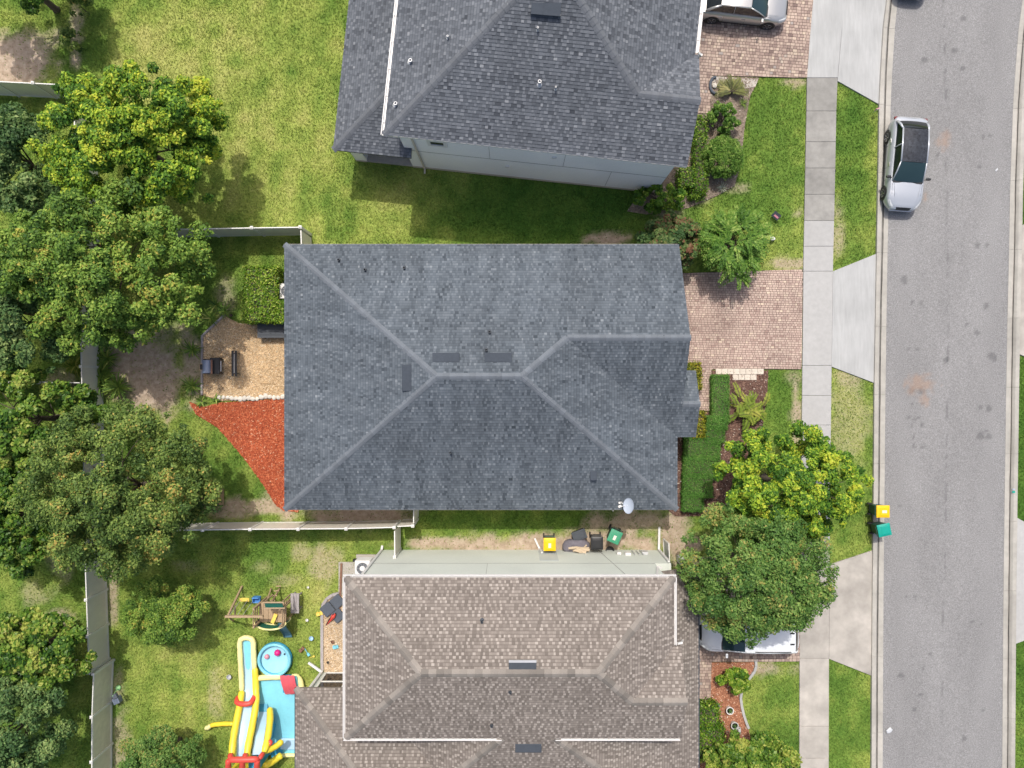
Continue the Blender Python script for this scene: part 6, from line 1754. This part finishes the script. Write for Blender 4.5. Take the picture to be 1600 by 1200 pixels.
itube('side_bolster', [(421.5, 1105, .5), (422, 1125, 1.0), (418, 1155, 1.6), (412, 1178, 2.1)], .17, 'inf_yellow')
sheet('lane', [(405, 1112, .35), (403, 1125, .7), (398, 1150, 1.4), (393, 1180, 1.95)], [(419, 1112, .35), (417, 1125, .7), (413, 1150, 1.4), (408, 1180, 1.95)], 'inf_pale')
sheet('slide_side', [(424, 1112, .5), (424, 1130, .95), (419, 1160, 1.6)], [(427, 1116, .05), (431, 1132, .05), (428, 1152, .05)], 'inf_deep', 0)
sheet('lane_mouth', [(405, 1100, .16), (405, 1112, .35)], [(418, 1100, .16), (418, 1112, .35)], 'inf_deep', .0)
# splash pool
a = P(400, 1180, .1); b_ = P(468, 1060, .1)
MB().box(((a.x + b_.x) / 2, (a.y + b_.y) / 2, .05), (b_.x - a.x, b_.y - a.y, .1)).build('pool_floor', 'inf_blue', t, bevel=.03)
itube('pool_rim', [(400, 1060, .25), (420, 1058, .25), (442, 1058, .25)], .15, 'inf_cream')
itube('pool_rim', [(455, 1058, .25), (464, 1058, .25), (470, 1068, .25), (471, 1090, .25), (471, 1140, .25), (470, 1178, .2)], .16, 'inf_cream')
itube('pool_rim', [(470, 1180, .18), (448, 1180, .18), (430, 1180, .18)], .10, 'inf_cream')
rows = []
for k in np.linspace(0, 1, 9):
    p = P(440, 1052, .5).lerp(P(446, 1084, .28), k); p.z = .62 * math.cos(k * 1.3) + .16; w_ = 22 * CAM_H / FPX
    rows.append([p + V3(w_ * q, 0, .03 * math.sin(q * 9.4 * 2)) for q in np.linspace(0, 1, 13)])
MB().grid(rows).build('climbing_ramp', 'inf_pink', t, smooth=True)
itube('ramp_bolster', [(461, 1056, .5), (463, 1068, .4), (463, 1084, .25)], .10, 'inf_blue')
MB().box(P(452, 1068, .12), (.62, .9, .24)).build('ramp_base', 'inf_deep', t, bevel=.04)
MB().box(P(450, 1162, .14), (.85, .6, .16)).build('step', 'inf_pale', t, bevel=.06)
sheet('splash_mat', [(423, 1172, .2), (424, 1186, .2)], [(446, 1162, .2), (440, 1178, .2)], 'inf_deep', -.02)
# red arches and frame, yellow arms
itube('arch', [(372, 1088, .42), (370, 1097, .9), (378, 1100, 1.05), (390, 1099, 1.05), (396, 1092, .8), (398, 1087, .5)], .13, 'inf_red')
itube('frame_bar', [(356, 1187, 2.75), (380, 1187, 2.78), (405, 1186, 2.75)], .15, 'inf_red')
for x in (357, 379, 402): itube('frame_post', [(x, 1187, 2.75), (x - .5, 1200, 2.45), (x - 1, 1235, 1.6)], .15, 'inf_red')
for x, y in ((360, 1178), (383, 1178)): itube('frame_stub', [(x, y, 2.3), (x, y + 9, 2.7)], .14, 'inf_red')
itube('frame_stub', [(412, 1176, 2.2), (405, 1186, 2.7)], .13, 'inf_red')
itube('cannon_arm', [(414, 1174, 1.9), (424, 1170, 1.6), (434, 1164, 1.35), (442, 1157, 1.2)], .15, 'inf_yellow')
itube('cannon_arm', [(412, 1198, 1.5), (424, 1191, 1.1), (434, 1184, .8), (441, 1179, .7)], .17, 'inf_yellow')
MB().lathe(P(421, 1161, 1.75), [(.05, -.1), (.14, -.1), (.15, .0), (.10, .06), (.05, .06), (.05, -.1)], 18).build('nozzle', 'inf_red', t, smooth=True)
MB().lathe(P(421, 1161, 1.78), [(0, .0), (.07, .0), (.07, -.02)], 14).build('nozzle_hole', 'lead', t)
itube('blower_tube', [(366, 1131, .5), (352, 1131, .35), (338, 1132, .22), (328, 1134, .16)], .12, 'inf_yellow')
itube('tube_knot', [(330, 1133, .16), (325, 1137, .16), (321, 1137, .12)], .12, 'inf_cream')
MB().box(P(388, 1205, 1.0), (1.4, .9, 2.0)).build('tower', 'inf_yellow', t, bevel=.1)
MB().box(P(406, 1182, .9), (.6, .5, 1.7)).build('tower_side', 'inf_deep', t, bevel=.08)

# ---------------------------------------------------------------- yard oddments
c = W(180, 1088, .4); t = thing('grass_trimmer', 'lime green string trimmer leaning on the stained fence', 'trimmer', (c.x, c.y, 0))
p0 = W(184, 1084, .03); p1 = W(174, 1088, 1.1); MB().tube([(p0.x + .02, p0.y + .3, .05), (p1.x + .05, p1.y, 1.05)], .028, 7).build('shaft', 'lime', t)
MB().box((p1.x + .12, p1.y - .06, .95), (.24, .26, .2), .5).build('motor', 'cushion', t, bevel=.04); MB().lathe((p0.x + .02, p0.y + .32, .03), [(.02, 0), (.15, .0), (.12, .06), (.03, .1)], 12).build('guard', 'lime', t)
c = W(177, 1090, .3); o = MB().box((0, 0, .17), (.34, .34, .34), .4).build('tool_case', 'steel_blue', bevel=.03); o.location = (c.x + .14, c.y - .18, 0); tag(o, 'blue grey tool case at the foot of the stained fence', 'case')
for k, (px, py, s) in enumerate(((516, 947, .62), (527, 938, .62), (510, 955, .6))):
    w_ = W(px, py, .3); o = MB().box((0, 0, .0), (s, s, .16), R(40)).build('seat_cushion', 'cushion', bevel=.05); o.location = (w_.x, w_.y, .1 + .005 * k); tag(o, ('slate grey cushion touching the stone edging', 'slate grey cushion farthest from the red parasol', 'slate grey cushion half under the red parasol')[k], 'cushion', 'cushions on the pebble strip')
# keep the three cushions apart on the ground
for o, (px, py) in zip([bpy.data.objects[n] for n in ('seat_cushion', 'seat_cushion.001', 'seat_cushion.002')], ((512, 952), (527, 940), (528, 962))):
    w_ = W(px, py, .1); o.location = (w_.x, w_.y, .10)
c = W(517, 966, .3); t = thing('folded_parasol', 'folded red and black beach parasol beside the grey cushions', 'parasol', (c.x, c.y, 0))
a = Vector((c.x - .28, c.y - .40, .06)); b_ = Vector((c.x + .22, c.y + .22, .3)); MB().tube([a, a.lerp(b_, .3), a.lerp(b_, .8), b_], [.03, .06, .12, .05], 9).build('cloth', 'inf_red', t); MB().tube([a.lerp(b_, -.12), b_ + (b_ - a) * .1], .015, 6).build('pole', 'black', t)
MB().tube([a + V3(.0, .02, .05), a.lerp(b_, .5) + V3(-.04, .05, .06), b_ + V3(-.05, .03, .05)], [.02, .04, .02], 6).build('strap', 'black', t)
MB().tube([(c.x - .3, c.y - .42, .03), (c.x - .1, c.y - .1, .03)], .03, 6).build('tip', 'black', t)
o = MB().bar(W(534, 880) + V3(.0, 0, .04), W(531, 958) + V3(0, 0, .04), .10, .1).build('timber_edging', 'wood_brown'); tag(o, 'brown timber strip by the corner of the brown roof', 'edging')
t = thing('stone_edging', 'grey stone edging round the pale pebble strip', 'edging', W(505, 980))
ev = [(530, 927), (520, 929), (511, 935), (505, 944), (503.5, 956), (503.5, 976), (503.5, 996), (503.5, 1016), (503.5, 1034), (504, 1046)]
for p, q in zip(ev[:-1], ev[1:]):
    a = W(*p); b_ = W(*q); MB().bar((a.x, a.y, .03), (b_.x, b_.y, .03), .15, .14).build('edging_block', 'wood_grey', t)
def toy(nm, lb, px, py, m_, kind, s=.12, rz=0.):
    w_ = W(px, py)
    if kind == 'cup': o = MB().lathe((0, 0, 0), [(s * .7, 0), (s, s * 1.1), (s * .85, s * 1.1), (s * .6, s * .15), (0, s * .15)], 14).build(nm, m_)
    elif kind == 'shovel':
        mb = MB(); mb.tube([(-s * 1.6, 0, .03), (s * .5, 0, .04)], s * .12, 6); mb.box((s, 0, .03), (s, s * .8, .04)); o = mb.build(nm, m_)
    else:
        mb = MB(); mb.box((0, 0, s * .35), (s * 2, s, s * .5)); mb.box((-s * .2, 0, s * .8), (s, s * .9, s * .5))
        for a_ in (-.6, .6): mb.lathe((a_ * s, 0, s * .22), [(0, -s * .6), (s * .25, -s * .6), (s * .25, s * .6), (0, s * .6)], 10, axis='Y')
        o = mb.build(nm, m_)
    o.location = (w_.x, w_.y, .03); o.rotation_euler = (0, 0, rz); tag(o, lb, 'toy')
toy('toy_bowl', 'pale blue toy bowl on the grass beside the pebble strip', 487.5, 996, 'inf_pale', 'cup', .12)
toy('toy_cart', 'brown toy cart lying beside the toy scoop', 472, 1014, 'wood_brown', 'car', .16, .8)
toy('toy_scoop', 'pale blue toy scoop with a long handle on the grass', 480, 1018, 'inf_blue', 'shovel', .16, -1)
toy('toy_truck', 'orange toy truck at the edge of the pebble strip', 500, 958, 'play_yellow', 'car', .17, .3)
toy('toy_shovel', 'yellow toy shovel left on the grass near the pool', 488, 1026, 'play_yellow', 'shovel', .1, .4)
toy('toy_cup', 'white toy cup on the grass by the plank bench', 480.5, 968, 'gutter', 'cup', .08)
toy('toy_cup', 'tiny white cup on the open grass above the plank bench', 482, 917, 'gutter', 'cup', .06)
toy('toy_boat', 'bright blue toy boat on the pale pebbles', 525, 1010, 'inf_blue', 'car', .15, .1)
toy('toy_bucket', 'dark toy bucket on the pale pebbles near the wall', 520.5, 1002, 'wood_brown', 'cup', .09)
toy('toy_cup', 'dark little cup on the pebbles near the white downspout', 513, 1034, 'black', 'cup', .07)
toy('metal_bowl', 'steel bowl on the grass beside the water slide', 359.5, 1056, 'lead', 'cup', .13)
for o in bpy.data.objects:
    if o.type == 'MESH' and not o.data.materials: print('NO MATERIAL', o.name)
